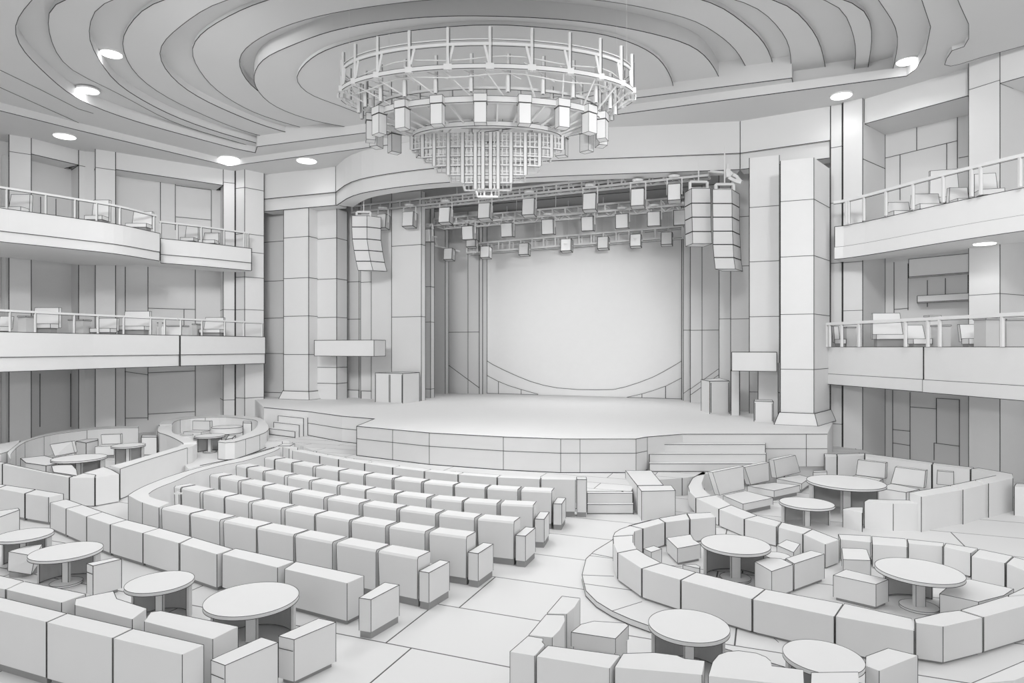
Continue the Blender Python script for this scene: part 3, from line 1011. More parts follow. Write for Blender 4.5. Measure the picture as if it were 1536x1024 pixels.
for (lab, x0, x1, yt, d) in (
    ('white armchair before the broad side pillar on the upper far balcony', 137, 163, 299, 1.3),
    ('white armchair at the end of the curved upper far balcony', 197, 228, 316.5, 0.9),
    ('white panel-backed armchair by the outermost pillar, upper far balcony', 12, 44, 290.5, 1.3)):
    armchair(lab, x0, x1, yt, edgeY(LU1, (x0 + x1) / 2, d), 9.08)
armchair('small white armchair on the set-back upper far balcony', 277, 297, 338, edgeY(LU2, 287, 1.5), 9.07)
armchair('low white armchair next to the small one on the set-back balcony', 304, 328, 348.5, edgeY(LU2, 316, 0.8), 9.07)

RLp = RL2[:-1] + RL1
for (lab, x0, x1, yt, d, arms, yaw) in (
    ('large reclining white armchair on the lower near balcony', 1311, 1353, 469, 1.2, False, -0.25),
    ('low white armchair between the two close rail posts', 1363, 1388, 487, 0.7, False, -0.2),
    ('white armchair with a wide arm further along the lower near balcony', 1444, 1469, 486, 1.4, False, -0.2)):
    armchair(lab, x0, x1, yt, edgeY(RLp, (x0 + x1) / 2, d), 4.2, arms=arms, yaw=yaw, tilt=0.2)
armchair('pale armchair seen edge-on at the corner-pier end of the balcony', 1252, 1260, 489, edgeY(RLp, 1257, 0.6), 4.2, seat=True)
sidebox('grey upholstered block behind the second rail post of the near balcony', 1270, 1284, 490, edgeY(RLp, 1272, 0.7), 4.2, dep=0.3, name='ottoman', cat='ottoman', mats=[M_SHADE, M_INK])
sidebox('dark side table between the armchairs of the lower near balcony', 1412, 1427, 487, edgeY(RLp, 1420, 0.9), 4.2, mats=[M_SHADE, M_INK])
sidebox('small white back table under the thin shelf on the near balcony', 1394, 1412, 473, edgeY(RLp, 1403, 2.6), 4.2, dep=0.3)
sidebox('grey sofa arm block beside the wide-armed chair, near balcony', 1479, 1500, 477, edgeY(RLp, 1490, 1.0), 4.2, name='ottoman', cat='ottoman', mats=[M_SHADE, M_INK])
sidebox('grey sofa block leaving the frame on the lower near balcony', 1510, 1550, 478, edgeY(RLp, 1520, 1.9), 4.2, dep=0.8, name='ottoman', cat='ottoman', mats=[M_SHADE, M_INK])
sidebox('small white box high behind the near balcony chairs', 1479, 1502, 463, edgeY(RLp, 1490, 3.2), 4.2, dep=0.3)

RUp = RU[1:]
armchair('tall-backed white armchair in the niche of the upper near balcony', 1397, 1437, 253.5, edgeY(RUp, 1417, 1.9), 8.5, yaw=-0.3)
for (lab, x0, x1, yt, d) in (('low white armchair at the rounded end of the upper near balcony', 1331, 1365, 303, 0.6), ('low white armchair second from the rounded end, upper near balcony', 1369, 1410, 290.5, 0.6), ('low white armchair below the tall-backed one, upper near balcony', 1424, 1453, 281, 0.9)):
    armchair(lab, x0, x1, yt, edgeY(RUp, (x0 + x1) / 2, d), 8.5, yaw=-0.05, seat=True, tilt=0.02, seath=0.3)
armchair('white armchair before the broad pillar of the upper near balcony', 1464, 1495, 259, edgeY(RUp, 1480, 1.0), 8.5, yaw=-0.3, arms=False)
# ------------------------------------------------------------------ lighting trusses over the stage
def lerp(a, c, t): return Vector(a) + (Vector(c) - Vector(a)) * t

def truss(label, L, R, h, wd, n, hang_z, r0=0.045):
    """box truss: L/R = front lower chord ends"""
    L, R = Vector(L), Vector(R)
    r = thing('lighting_truss', label, 'truss', L)
    u = (R - L).normalized(); dp = Vector((-u.y, u.x, 0)).normalized() * wd; up = Vector((0, 0, h))
    for off in (Vector((0, 0, 0)), up, dp, up + dp):
        m = MB(); m.beam(L + off, R + off, r0)
        m.line(L + off - Vector((0, 0, r0 * 1.4)), R + off - Vector((0, 0, r0 * 1.4)), 0.5)
        m.build('chord', [M_METAL, M_INK], r)
    for k in range(n + 1):
        a = lerp(L, R, k / n)
        m = MB()
        m.beam(a, a + up, r0 * 0.75); m.beam(a + dp, a + dp + up, r0 * 0.75)
        m.beam(a, a + dp, r0 * 0.6); m.beam(a + up, a + up + dp, r0 * 0.6)
        if k < n and k % 2 == 0:
            c = lerp(L, R, (k + 1) / n)
            m.beam(a + dp, c, r0 * 0.45)
        m.build('rung', [M_METAL, M_INK], r)
    for t in (0.06, 0.2, 0.34, 0.5, 0.66, 0.8, 0.94):
        a = lerp(L, R, t) + up + dp * 0.5
        m = MB(); m.beam(a, Vector((a.x, a.y, hang_z)), 0.016); m.build('hanger', [M_METAL, M_INK], r)
    return L, R, dp, up

def V3(x, v, z):
    p = V(x, v)
    return Vector((p[0], p[1], z))
t1 = truss('front lighting truss crossing above the stage opening', D(528, 318.7, 33.9), D(1062, 262.7, 26.4), 0.32, 0.6, 30, 12.0)
t2 = truss('middle lighting truss, behind and below the front one', D(651, 338, 34.3), D(1036, 306, 29.3), 0.34, 1.1, 20, 12.0)
t3 = truss('back lighting truss hanging lowest before the screen', D(700, 379.5, 36.6), D(1023, 354.5, 31.9), 0.50, 0.5, 18, 12.0)
# short return pieces at the far end of the rig
r = thing('lighting_truss', 'short angled truss linking the far ends of the rig', 'truss', D(590, 335, 33.2))
for (a, c) in (((585, 335, 33.9), (650, 352, 34.6)), ((585, 341, 33.9), (617, 356, 34.2)), ((617, 356, 34.2), (656, 369, 36.2)), ((617, 356, 34.2), (655, 355, 34.6)), ((656, 369, 36.2), (690, 377, 36.4)), ((617, 356, 34.2), (640, 352, 34.5))):
    m = MB(); m.beam(D(*a), D(*c), 0.04); m.build('chord', [M_METAL, M_INK], r)
for k in range(6):
    a = lerp(D(585, 335, 33.9), D(650, 352, 34.6), k / 5); c = lerp(D(585, 341, 33.9), D(656, 369, 36.2), k / 5)
    m = MB(); m.beam(a, c, 0.028); m.build('rung', [M_METAL, M_INK], r)
m = MB(); m.beam(D(640, 345, 34.5), Vector((*D(640, 345, 34.5).xy, 12.0)), 0.02); m.build('hanger', [M_METAL, M_INK], r)
r = thing('rigging_arm', 'thin folded arm holding the outer speaker array by the stage pillar', 'bracket', D(1064, 257, 26.3))
for pts, rr in (([(1063, 256.5, 26.2), (1091, 259, 25.3)], 0.045), ([(1091, 254, 25.2), (1092, 266, 25.2)], 0.09), ([(1093, 256, 25.2), (1099, 262, 25.1), (1106, 266, 25.1), (1112, 273, 25.0)], 0.06), ([(1093, 266, 25.2), (1102, 271, 25.1), (1112, 274, 25.0)], 0.06)):
    m = MB(); m.tube([D(*p) for p in pts], rr); m.build('arm', [M_METAL, M_INK], r)
m = MB(); m.beam(D(1091, 254, 25.2), Vector((*D(1091, 254, 25.2).xy, 11.32)), 0.03); m.build('hanger', [M_METAL, M_INK], r)

def stage_light(label, x, y, wpx, hpx, Lr, Rr, dy_, tilt, group):
    # depth: on the truss line at this column
    t = (x - HX) / F
    dx, dy = Rr.x - Lr.x, Rr.y - Lr.y
    k = (t * Lr.y - Lr.x) / (dx - t * dy)
    Yc = Lr.y + k * dy
    Y = Yc - dy_
    zc = Lr.z + k * (Rr.z - Lr.z)
    c = D(x, y, Y)
    w, h = wpx / F * Y, hpx / F * Y
    r = thing('stage_spotlight', label, 'stage light', (c.x, c.y, zc), group)
    yaw = 0.32
    ax = Vector((math.cos(yaw), -math.sin(yaw), 0)); fw = Vector((-math.sin(yaw), -math.cos(yaw), 0))
    # body tipped so its face looks slightly down into the hall
    up = (Vector((0, 0, 1)) * math.cos(tilt) + fw * math.sin(tilt)).normalized()
    nf = ax.cross(up); nf = nf if nf.dot(fw) > 0 else -nf
    m = MB(); m.obox(c - nf * 0.24, ax, nf, up, w, 0.42, h, 'a', 0, 0.8); hs = m.build('housing', [M_SHADE, M_INK], r)
    m = MB(); m.obox(c - nf * 0.005, ax, nf, up, w * 0.9, 0.05, h * 0.94, ''); m.build('lens', [M_LENS, M_INK], hs)
    # yoke and clamp
    m = MB()
    for s in (-1, 1):
        p = c - nf * 0.22 + ax * s * (w / 2 + 0.035)
        m.beam(p - Vector((0, 0, h * 0.05)), Vector((p.x, p.y, zc - 0.10)), 0.022)
    p = c - nf * 0.22
    m.beam(Vector((p.x, p.y, zc - 0.10)) - ax * (w / 2 + .05), Vector((p.x, p.y, zc - 0.10)) + ax * (w / 2 + .05), 0.022)
    m.beam(Vector((p.x, p.y, zc - 0.10)), Vector((p.x, Yc - 0.16, zc - 0.10)), 0.02)
    m.build('yoke', [M_METAL, M_INK], r)
    m = MB(); m.cyl((c.x + .05, Yc - 0.47), 0.19, zc - 0.085, zc + 0.0, 12, r1=0.24); m.build('clamp', [M_LENS, M_INK], r)

POS = ['first', 'second', 'third', 'fourth', 'fourth', 'third', 'second', 'first']
def row_lights(name, tr, lst, tilt, group):
    n = len(lst)
    for i, (x, y, w, h) in enumerate(lst):
        end = 'far' if i < n / 2 else 'near'
        stage_light('boxy stage spotlight, %s from the %s end of the %s truss' % (POS[i], end, name), x, y, w, h, tr[0], tr[1], (1.95 if i == 0 and name == 'back' else 1.25) if (name != 'front' and i < 3) else 0.66, tilt, group)
row_lights('front', t1, [(571.5, 331, 15, 21), (611.4, 328, 18, 22), (666, 322, 18, 23), (725.5, 315.6, 19, 23), (792, 309.5, 19, 25), (883.7, 301.7, 20, 25), (956, 295.5, 20, 26), (1011, 287.7, 19, 25)], -0.12, 'lights on the front truss')
row_lights('middle', t2, [(638, 353, 16, 19), (701, 349, 18, 20), (759.5, 344.7, 18, 20), (821, 340, 18, 22), (880.6, 335.3, 18, 21), (932.5, 331.4, 19, 21), (980.5, 328, 19, 21), (1020, 326, 19, 22)], 0.10, 'lights on the middle truss')
row_lights('back', t3, [(671.6, 380.5, 13.5, 17), (706, 364, 15, 11), (727, 377.5, 14, 17), (785, 373, 15, 17), (848.6, 367, 16, 18), (904, 363.4, 16, 17.5), (953, 360, 16, 18), (999.7, 357, 16, 18.5)], -0.10, 'lights on the back truss')

# ------------------------------------------------------------------ hanging line arrays
def line_array(label, cabs, Y, side_px, top_hang, depth=0.9, sidevec=None):
    """cabs: list of (xl, yt, xr) rows down to the bottom row; one cabinet between two rows"""
    r = thing('line_array', label, 'loudspeaker', D(cabs[0][0], cabs[0][1], Y))
    sv = sidevec
    for i in range(len(cabs) - 1):
        (xl, yt, xr), (xl2, yb, xr2) = cabs[i], cabs[i + 1]
        p = [D(xl2, yb, Y), D(xr2, yb, Y), D(xl, yt, Y), D(xr, yt, Y)]
        p[0].z += 0.02; p[1].z += 0.02
        # the tilted lower cabinets lean back at their foot
        a, c2, d2, e = p[0], p[1], p[3], p[2]
        m = MB()
        pts = [a, c2, c2 + sv, a + sv * 0.9, e, d2, d2 + sv, e + sv * 0.9]
        m.box8(pts, 'a', 0, 0.75)
        m.build('cabinet', None, r)
    m = MB()
    a, c2 = D(cabs[0][0] + 1, cabs[0][1], Y), D(cabs[0][2] - 1, cabs[0][1], Y)
    hz = top_hang
    for q in (a, c2):
        m.beam(q + sv * 0.3, q + sv * 0.3 + Vector((0, 0, hz)), 0.05)
    for k in (0.12, 1.0):
        m.beam(a + sv * 0.3 + Vector((0, 0, hz * k)), c2 + sv * 0.3 + Vector((0, 0, hz * k)), 0.045)
    m.build('fly_frame', [M_METAL, M_INK], r)
    m = MB()
    q = (a + c2) / 2 + sv * 0.3
    m.beam(q + Vector((0, 0, hz)), Vector((q.x, q.y, 12.0)), 0.02)
    m.build('hanger', [M_METAL, M_INK], r)
    return r
line_array('curved column of five speaker cabinets under the far truss end', [(527.8, 323.4, 550.5), (527.8, 340.6, 550.5), (528.5, 358.6, 550.5), (531, 375.8, 553), (534, 392, 556), (537.2, 406, 559.5)], 31.6, 0, 0.2, sidevec=Vector((0.6, 0.42, 0)))
line_array('straight speaker column of four cabinets beside the truss end', [(1037.5, 282.5, 1065.6), (1037.5, 305, 1066), (1038, 326, 1066.3), (1038.6, 347.5, 1067), (1039, 366, 1068)], 25.9, 0, 0.32, sidevec=Vector((-0.1, 0.8, 0)))
line_array('longer curved speaker column of six cabinets by the stage pillar', [(1069, 284, 1097.7), (1069, 305.5, 1098), (1069.3, 326, 1098), (1069.5, 347, 1098.5), (1069.5, 367, 1099.5), (1071, 386.5, 1100.5), (1073, 404, 1103)], 24.9, 0, 0.25, sidevec=Vector((0.55, 0.75, 0)))

# ------------------------------------------------------------------ chandelier
CY = 17.5; CX = (731 - HX) / F * CY
ch = thing('chandelier', 'huge tiered ring chandelier with box lamps hanging from the coved ceiling', 'chandelier', (CX, CY, 10.9))
def el(a, bb, th, z): return Vector((CX + a * math.cos(th), CY + bb * math.sin(th), z))
def ring(a, bb, z, r0, name='ring', n=72, mats=None, flat=None):
    m = MB()
    pts = [el(a, bb, 2 * math.pi * k / n, z) for k in range(n)]
    if flat:
        inn = [el(a - flat[0], bb - flat[0], 2 * math.pi * k / n, z) for k in range(n)]
        hh = Vector((0, 0, flat[1]))
        vs = pts + [p + hh for p in pts] + inn + [p + hh for p in inn]
        fs = []
        for k in range(n):
            j = (k + 1) % n
            fs += [(k, j, n + j, n + k), (2 * n + j, 2 * n + k, 3 * n + k, 3 * n + j), (k, 2 * n + k, 2 * n + j, j), (n + k, n + j, 3 * n + j, 3 * n + k)]
        m.add(vs, fs, 0)
        m.poly(pts, 0.8, True); m.poly([p + hh for p in pts], 0.6, True)
    else:
        m.tube(pts, r0, 0, True)
        m.poly([p - Vector((0, 0, r0 * 1.2)) for p in pts], 0.5, True)
    return m.build(name, mats or [M_METAL, M_INK], ch)
A1, B1_ = 3.98, 1.95
ring(A1, B1_, 10.90, 0.05, flat=(0.10, 0.11))
ring(3.9, 1.9, 11.50, 0.035)
ring(3.9, 1.9, 11.62, 0.014)
A2, B2_ = 3.12, 1.55
ring(A2, B2_, 10.24, 0.05, flat=(0.12, 0.15))
ring(3.0, 1.46, 10.62, 0.03)
A3, B3_ = 2.02, 1.0
ring(A3, B3_, 9.84, 0.05, flat=(0.15, 0.12))
for k in range(24):
    th = math.radians(-90 + 2 + 15 * k)
    m = MB()
    p = el(A1 - .05, B1_ - .05, th, 10.86)
    m.beam(p, Vector((p.x, p.y, 11.92)), 0.042, 0, 6)
    m.line(p + Vector((0.05, -.03, 0.1)), Vector((p.x + .05, p.y - .03, 11.9)), 0.9)
    m.build('rod', [M_METAL, M_INK], ch)
    m = MB()
    p0 = el(A1 - .05, B1_ - .05, th, 10.95)
    p1 = el(3.9, 1.9, th + (0.035 if math.cos(th) < 0.0 else -0.035), 11.5)
    m.beam(p0, p1, 0.028)
    m.obox(p0, (1, 0, 0), (0, 1, 0), (0, 0, 1), 0.2, 0.14, 0.14, '')
    m.build('brace', [M_METAL, M_INK], ch)
for k in range(24):
    th = math.radians(-90 + 9.5 + 15 * k)
    m = MB()
    p = el(3.45, 1.72, th, 10.42); q = el(3.45, 1.72, th, 11.35)
    m.beam(p, q, 0.035, 0, 6); m.beam(p, p + Vector((0, 0, 0.42)), 0.055, 0, 6)
    m.line(p + Vector((.06, -.03, 0)), q + Vector((.05, -.03, 0)), 0.8)
    m.build('rod', [M_METAL, M_INK], ch)
for k in range(24):
    th = math.radians(15 * k)
    m = MB()
    m.beam(el(A1 - .1, B1_ - .1, th, 10.92), el(A2 - .05, B2_ - .05, th + 0.16, 10.36), 0.016)
    m.beam(el(3.7, 1.85, th, 11.1), el(3.45, 1.72, th + 0.26, 10.75), 0.012)
    m.build('wire', [M_METAL, M_INK], ch)
for (a, bb, z) in ((3.6, 1.8, 10.8), (3.7, 1.84, 11.2)):
    m = MB()
    pts = [el(a, bb, 2 * math.pi * k / 48, z + 0.05 * math.sin(k * 1.05)) for k in range(48)]
    m.tube(pts, 0.012, 0, True)
    m.build('wire', [M_METAL, M_INK], ch)
for k in range(18):
    th = math.radians(-90 - 2 + 20 * k)
    p = el(A2 + .02, B2_ + .02, th, 10.24)
    out = Vector((math.cos(th), math.sin(th), 0)); out = Vector((out.x * .5, out.y, 0)).normalized()
    sd = Vector((-out.y, out.x, 0))
    m = MB()
    m.obox(p + Vector((0, 0, .06)), sd, out, (0, 0, 1), 0.33, 0.26, 0.19, 'a', 0, 0.6)
    lb = m.build('lamp_bracket', None, ch)
    m = MB()
    m.obox(p + Vector((0, 0, -0.30)), sd, out, (0, 0, 1), 0.30, 0.24, 0.50, 'a', 0, 0.6)
    m.build('lamp_box', [M_LENS, M_INK], lb)
for k in range(30):
    th = math.radians(12 * k)
    m = MB()
    m.beam(el(A2 - .1, B2_ - .1, th, 10.28), el(A3 - .05, B3_ - .05, th + 0.04, 9.9), 0.02)
    m.build('spoke', [M_METAL, M_INK], ch)
m = MB()
n = 48
vs = [el(A2 - .16, B2_ - .16, 2 * math.pi * k / n, 10.42) for k in range(n)] + [el(A3 - .1, B3_ - .1, 2 * math.pi * k / n, 10.05) for k in range(n)]
m.add(vs, [(k, (k + 1) % n, n + (k + 1) % n, n + k) for k in range(n)], 0)
m.build('reflector', [M_CEIL, M_INK], ch)
TIERS = [(2.02, 9.49, 30), (1.72, 9.25, 26), (1.40, 9.0, 22), (1.02, 8.75, 16), (0.64, 8.53, 11), (0.30, 8.36, 7)]
ZT = 9.86
BD = 0.42
def oy(x): return BD * math.sqrt(max(0.0, 1 - (x / 2.12) ** 2))
prev = 0.0
for ti in range(len(TIERS) - 1, -1, -1):
    a, zb, n = TIERS[ti]
    nb = max(2, int(round((a - prev) / 0.115)))
    for s_ in (-1, 1):
        m = MB()
        mid = Vector((CX + s_ * (prev + a) / 2, CY, ZT))
        m.beam((CX + s_ * (prev + (a - prev) / nb), CY, ZT), (CX + s_ * a, CY, ZT), 0.02)
        for yy in (-1, 1):
            for k in range(nb):
                x = s_ * (prev + (a - prev) * (k + 1) / nb)
                m.beam((CX + x, CY, ZT), (CX + x, CY + yy * oy(x), ZT), 0.012)
        for k in range(nb):
            x = s_ * (prev + (a - prev) * (k + 1) / nb)
            for yy in (-1, 1):
                rr = 0.040 if (k == nb - 1 or (ti == 5 and k == 0)) else 0.016
                if yy > 0: rr *= 0.6
                p = Vector((CX + x, CY + yy * oy(x), zb))
                m.beam(p, Vector((p.x, p.y, ZT)), rr, 0, 4)
                if yy < 0 and rr > .03:
                    m.line((p.x + rr * 1.2, p.y - rr * .6, zb), (p.x + rr * 1.2, p.y - rr * .6, ZT), 0.9)
                    m.line((p.x - rr * 1.2, p.y - rr * .6, zb), (p.x - rr * 1.2, p.y - rr * .6, ZT), 0.5)
        m.build('rod_tier', [M_METAL, M_INK], ch)
    prev = a
z = TIERS[-1][1]
lev = sorted(set([round(TIERS[-1][1] + 0.16 * k, 3) for k in range(10)] + [t[1] for t in TIERS]))
for z in lev:
    if z > ZT - 0.05: continue
    aa = max(t[0] for t in TIERS if t[1] <= z + 1e-6)
    bottom = any(abs(t[1] - z) < 1e-6 for t in TIERS)
    m = MB()
    xs = [-aa + 2 * aa * k / 24 for k in range(25)]
    for yy in (-1, 1):
        m.tube([Vector((CX + x, CY + yy * oy(x), z)) for x in xs], 0.020 if bottom else 0.011, 0)
    for s_ in (-1, 1):
        m.beam((CX + s_ * aa, CY - oy(aa), z), (CX + s_ * aa, CY + oy(aa), z), 0.018)
    if bottom:
        q = [Vector((CX + x, CY - oy(x) - .02, z - .028)) for x in xs]
        m.poly(q, 0.7)
    m.build('grid_ring', [M_METAL, M_INK], ch)
for th in (0.4, 2.4, 3.6, 5.9):
    m = MB()
    p = el(A1 - .05, B1_ - .05, th, 10.95)
    m.beam(p, Vector((p.x, p.y, 13.85)), 0.003)
    m.build('suspension_cable', [M_CEIL, M_INK], ch)
# ------------------------------------------------------------------ theatre rows
ROWS = {  # row counted from the stage: (top height, [near top edge of each back: x, y, x, y])
 2: (0.88, [(396.6, 685, 411.4, 687.3), (412.3, 689, 437.5, 693.6), (439, 694.4, 469.5, 701), (473, 700.3, 507.5, 707), (508.6, 706, 546, 711.6), (547.7, 712, 588.3, 717.5), (590.6, 717.5, 632.3, 722.5), (635, 723.4, 679.8, 726.8), (681.4, 727, 727.8, 731), (730, 731.3, 777, 734.5), (780.6, 734.4, 828.3, 737.8)]),
 3: (0.88, [(353.9, 697.2, 369.8, 699), (371, 700.3, 394.8, 706.6), (397, 707.6, 426.6, 715), (431, 714.7, 464, 720.6), (467, 721.7, 506, 728.4), (509.4, 728.4, 547.7, 735), (548.6, 735, 591.4, 741.3), (594, 741.3, 640.3, 746), (645.8, 745.8, 693.4, 750.6), (695, 751, 745.8, 756), (750, 755.8, 800.5, 758.6)]),
 4: (0.85, [(314.4, 710.5, 328.4, 713.6), (330, 715, 357.3, 721.4), (361, 723, 394, 729.2), (395.3, 730, 435, 736.6), (437, 737.3, 486, 745.6), (490.6, 746.7, 539, 754.5), (543.7, 756, 595.3, 762.3), (598.7, 763, 653.6, 769.6), (657.5, 772, 712, 777), (715.6, 778.4, 771.6, 782.5)]),
 5: (0.86, [(261, 728.5, 271, 730.8), (271.9, 731.6, 300.3, 736.5), (304, 738.6, 336.3, 744.8), (337, 745.6, 373, 752.7), (377.3, 754.4, 422, 762), (427, 763.4, 471.8, 771.3), (473, 771.5, 524, 779.6), (526.5, 781, 578.7, 788.6), (582.8, 789.9, 638, 797.5), (642.8, 797.7, 700.3, 805.6)]),
 6: (0.81, [(242, 761.5, 284.4, 769.8), (285.2, 770, 330, 780), (334.7, 781, 384.7, 790.6), (385.5, 790.6, 440.6, 801.5), (442.3, 802, 499, 813), (503.7, 814.4, 564.6, 825.4), (566.6, 825.4, 627, 835.9)]),
}
NM = {2: 'second', 3: 'third', 4: 'fourth', 5: 'fifth', 6: 'sixth'}
THK = 0.36
def row_seat(label, pa, pb, nrm, zt, grp, first=False):
    a, c = Vector(pa), Vector(pb)
    d = (c - a).normalized()
    a = a + d * 0.008; c = c - d * 0.008
    r = thing('theatre_chair', label, 'theatre chair', ((a.x + c.x) / 2, (a.y + c.y) / 2, 0.0), grp)
    poly = [tuple(a), tuple(c), tuple(c + nrm * THK), tuple(a + nrm * THK)]
    m = MB()
    zb = 0.13
    # back: soft rounded top rear edge, the foot drawn in a little
    lo = inset(poly, 0.016)
    chz = 0.035
    e = 0.03
    p = [Vector(q) for q in poly]
    L = [Vector((q[0], q[1], zb)) for q in lo]
    M = [Vector((q.x, q.y, zt - chz)) for q in p]
    Tn = [Vector((q.x, q.y, zt)) for q in (p[0] + nrm * e + d * 0.006, p[1] + nrm * e - d * 0.006, p[2] - d * 0.006, p[3] + d * 0.006)]
    vs = L + M + Tn
    fs = [(3, 2, 1, 0), (8, 9, 10, 11)]
    for i in range(4):
        j = (i + 1) % 4
        fs += [(i, j, 4 + j, 4 + i), (4 + i, 4 + j, 8 + j, 8 + i)]
    m.add(vs, fs, 0)
    for i in (0, 1):
        m.line(L[i], M[i], 0.8); m.line(M[i], Tn[i], 0.8)
    m.line(Tn[1], Tn[2], 0.8); m.line(Tn[0], Tn[3], 0.5)
    m.build('backrest', None, r)
    s0 = nrm * (THK + 0.01)
    q = [a + s0 + d * .03, c + s0 - d * .03, c + s0 + nrm * 0.44 - d * .06, a + s0 + nrm * 0.44 + d * .06]
    m = MB(); m.prism([tuple(x) for x in q], 0.27, 0.43, 'v', w=0.6); m.build('seat_cushion', None, r)
    q = [a + nrm * .03, c + nrm * .03, c + nrm * (THK + .30) - d * .05, a + nrm * (THK + .30) + d * .05]
    m = MB(); m.prism([tuple(x) for x in inset([tuple(x) for x in q], 0.02)], 0.0, 0.125, ''); m.build('plinth', [M_PLINTH, M_INK], r)
    q = [a + nrm * .08 + d * .05, c + nrm * .08 - d * .05, c + nrm * (THK + .30) - d * .05, a + nrm * (THK + .30) + d * .05]
    m = MB(); m.prism([tuple(x) for x in q], 0.126, 0.268, ''); m.build('seat_frame', [M_PLINTH, M_INK], r)
    return c, d

def end_panel(label, c, d, nrm, zt, wd=0.2, ln=0.58, off=0.0, z0=0.0, gap=0.03):
    a = c + d * gap + nrm * off
    poly = [tuple(a), tuple(a + d * wd), tuple(a + d * wd + nrm * ln), tuple(a + nrm * ln)]
    r = thing('row_end_panel', label, 'end panel', (a.x, a.y, z0), 'end panels of the theatre rows')
    m = MB(); m.prism(poly, z0 + 0.12, zt, 'vt', w=0.85); m.build('panel', None, r)
    m = MB(); m.prism(inset(poly, 0.012), z0, z0 + 0.119, ''); m.build('plinth', [M_PLINTH, M_INK], r)

ENDP = {2: (828.3, 757, 0.6), 3: (800.5, 780, .6), 4: (771.6, 804, .6), 5: (700.3, 831, .6), 6: (630, 861, .6)}
from mathutils import Matrix
def smooth_row(segs):
    pts = [(a, b) for s in segs for a, b in ((s[0], s[1]), (s[2], s[3]))]
    mx = sum(p[0] for p in pts) / len(pts)
    S = [sum(((p[0] - mx) / 100) ** k for p in pts) for k in range(5)]
    Tt = [sum(p[1] * ((p[0] - mx) / 100) ** k for p in pts) for k in range(3)]
    c = Matrix(((S[0], S[1], S[2]), (S[1], S[2], S[3]), (S[2], S[3], S[4]))).inverted() @ Vector(Tt)
    f = lambda x: c[0] + c[1] * (x - mx) / 100 + c[2] * ((x - mx) / 100) ** 2
    return [(s[0], f(s[0]), s[2], f(s[2])) for s in segs]
for rw, (zt, segs) in ROWS.items():
    segs = smooth_row(segs)
    n = len(segs)
    for i, (x0, y0_, x1, y1_) in enumerate(segs):
        a, c = Vector(Pxy(x0, y0_, zt)), Vector(Pxy(x1, y1_, zt))
        d = (c - a).normalized()
        sa, sb = segs[max(0, i - 1)], segs[min(n - 1, i + 1)]
        dd0 = (Vector(Pxy(sb[2], sb[3], zt)) - Vector(Pxy(sa[0], sa[1], zt))).normalized()
        nrm = Vector((-dd0.y, dd0.x))
        # keep the row turning smoothly: share the hall direction with the neighbours
        frm = n - 1 - i
        lab = ('theatre chair at the aisle end of the %s row from the stage' % NM[rw]) if frm == 0 else 'theatre chair, %s from the aisle in the %s row from the stage' % (ORD[frm], NM[rw])
        cc, dd = row_seat(lab, a, c, nrm, zt, 'theatre chairs in curved rows')
    end_panel('low white end panel closing the %s theatre row at the aisle' % NM[rw], cc, dd, nrm, 0.6, wd=0.2 if rw < 6 else 0.19, ln=0.6)

# first row: tall joined backs that wall off the raised apron
R1 = [(424, 670.2, 434, 672.8), (438.5, 672.5, 479.7, 684.2), (479.7, 684.2, 507.8, 689), (507.8, 689, 546.9, 696.7), (546.9, 696.7, 589, 701), (589, 701, 636.6, 705.7), (636.6, 705.7, 687.2, 710.5), (687.2, 710.5, 745.8, 715), (745.8, 715, 810.6, 719), (810.6, 719, 864, 720)]
R1 = R1[:1] + smooth_row(R1[1:])
for i, (x0, y0_, x1, y1_) in enumerate(R1):
    zt = 0.92
    a, c = Vector(Pxy(x0, y0_, zt)), Vector(Pxy(x1, y1_, zt))
    d = (c - a).normalized(); nrm = Vector((-d.y, d.x))
    frm = len(R1) - 1 - i
    lab = 'joined back panel at the aisle end of the front row by the steps' if frm == 0 else 'joined back panel, %s from the aisle in the front row nearest the stage' % ORD[frm]
    r = thing('theatre_chair', lab, 'theatre chair', ((a.x + c.x) / 2, (a.y + c.y) / 2, 0.0), 'joined backs of the front row')
    a2, c2 = a + d * 0.014, c - d * 0.014
    poly = [tuple(a2), tuple(c2), tuple(c2 + nrm * .3 - d * .03), tuple(a2 + nrm * .3 + d * .03)]
    m = MB(); m.prism(poly, 0.13, zt, 'v', w=0.8)
    m.build('backrest', None, r)
    m = MB(); m.prism(inset(poly, 0.02), 0, 0.128, ''); m.build('plinth', [M_PLINTH, M_INK], r)
a = c + d * 0.02
end_panel('tall square end post of the front row next to the aisle steps', c, d, nrm, 0.93, wd=0.24, ln=0.3, gap=0.02)

# curved partition between the rows and the corridor
PT = 0.81
outer_px = [(238.6, 761), (223, 756.5), (208, 751), (192.5, 742.5), (206, 734), (227, 724.5), (255, 714), (288, 704), (330, 693.3), (366, 685), (407.5, 672.8), (417, 668.8)]
inner_px = [(253.5, 753.2), (240, 750), (228, 746), (222, 742.3), (228, 736.5), (240, 730.3), (262, 722), (292, 709), (334, 697.5), (369, 690.5), (408, 678), (420, 672)]
ow = spline([Vector(Pxy(x, y, PT)) for x, y in outer_px[:4]], 8) + spline([Vector(Pxy(x, y, PT)) for x, y in outer_px[3:]], 20)[1:]
iw = spline([Vector(Pxy(x, y, PT)) for x, y in inner_px], len(ow))
r = thing('partition_wall', 'long low curved white partition sweeping from the sixth row up to the first', 'partition', (ow[7].x, ow[7].y, 0))
m = MB()
n = len(ow)
vs = [(p.x, p.y, 0) for p in ow] + [(p.x, p.y, PT) for p in ow] + [(p.x, p.y, 0) for p in iw] + [(p.x, p.y, PT) for p in iw]
fs = []
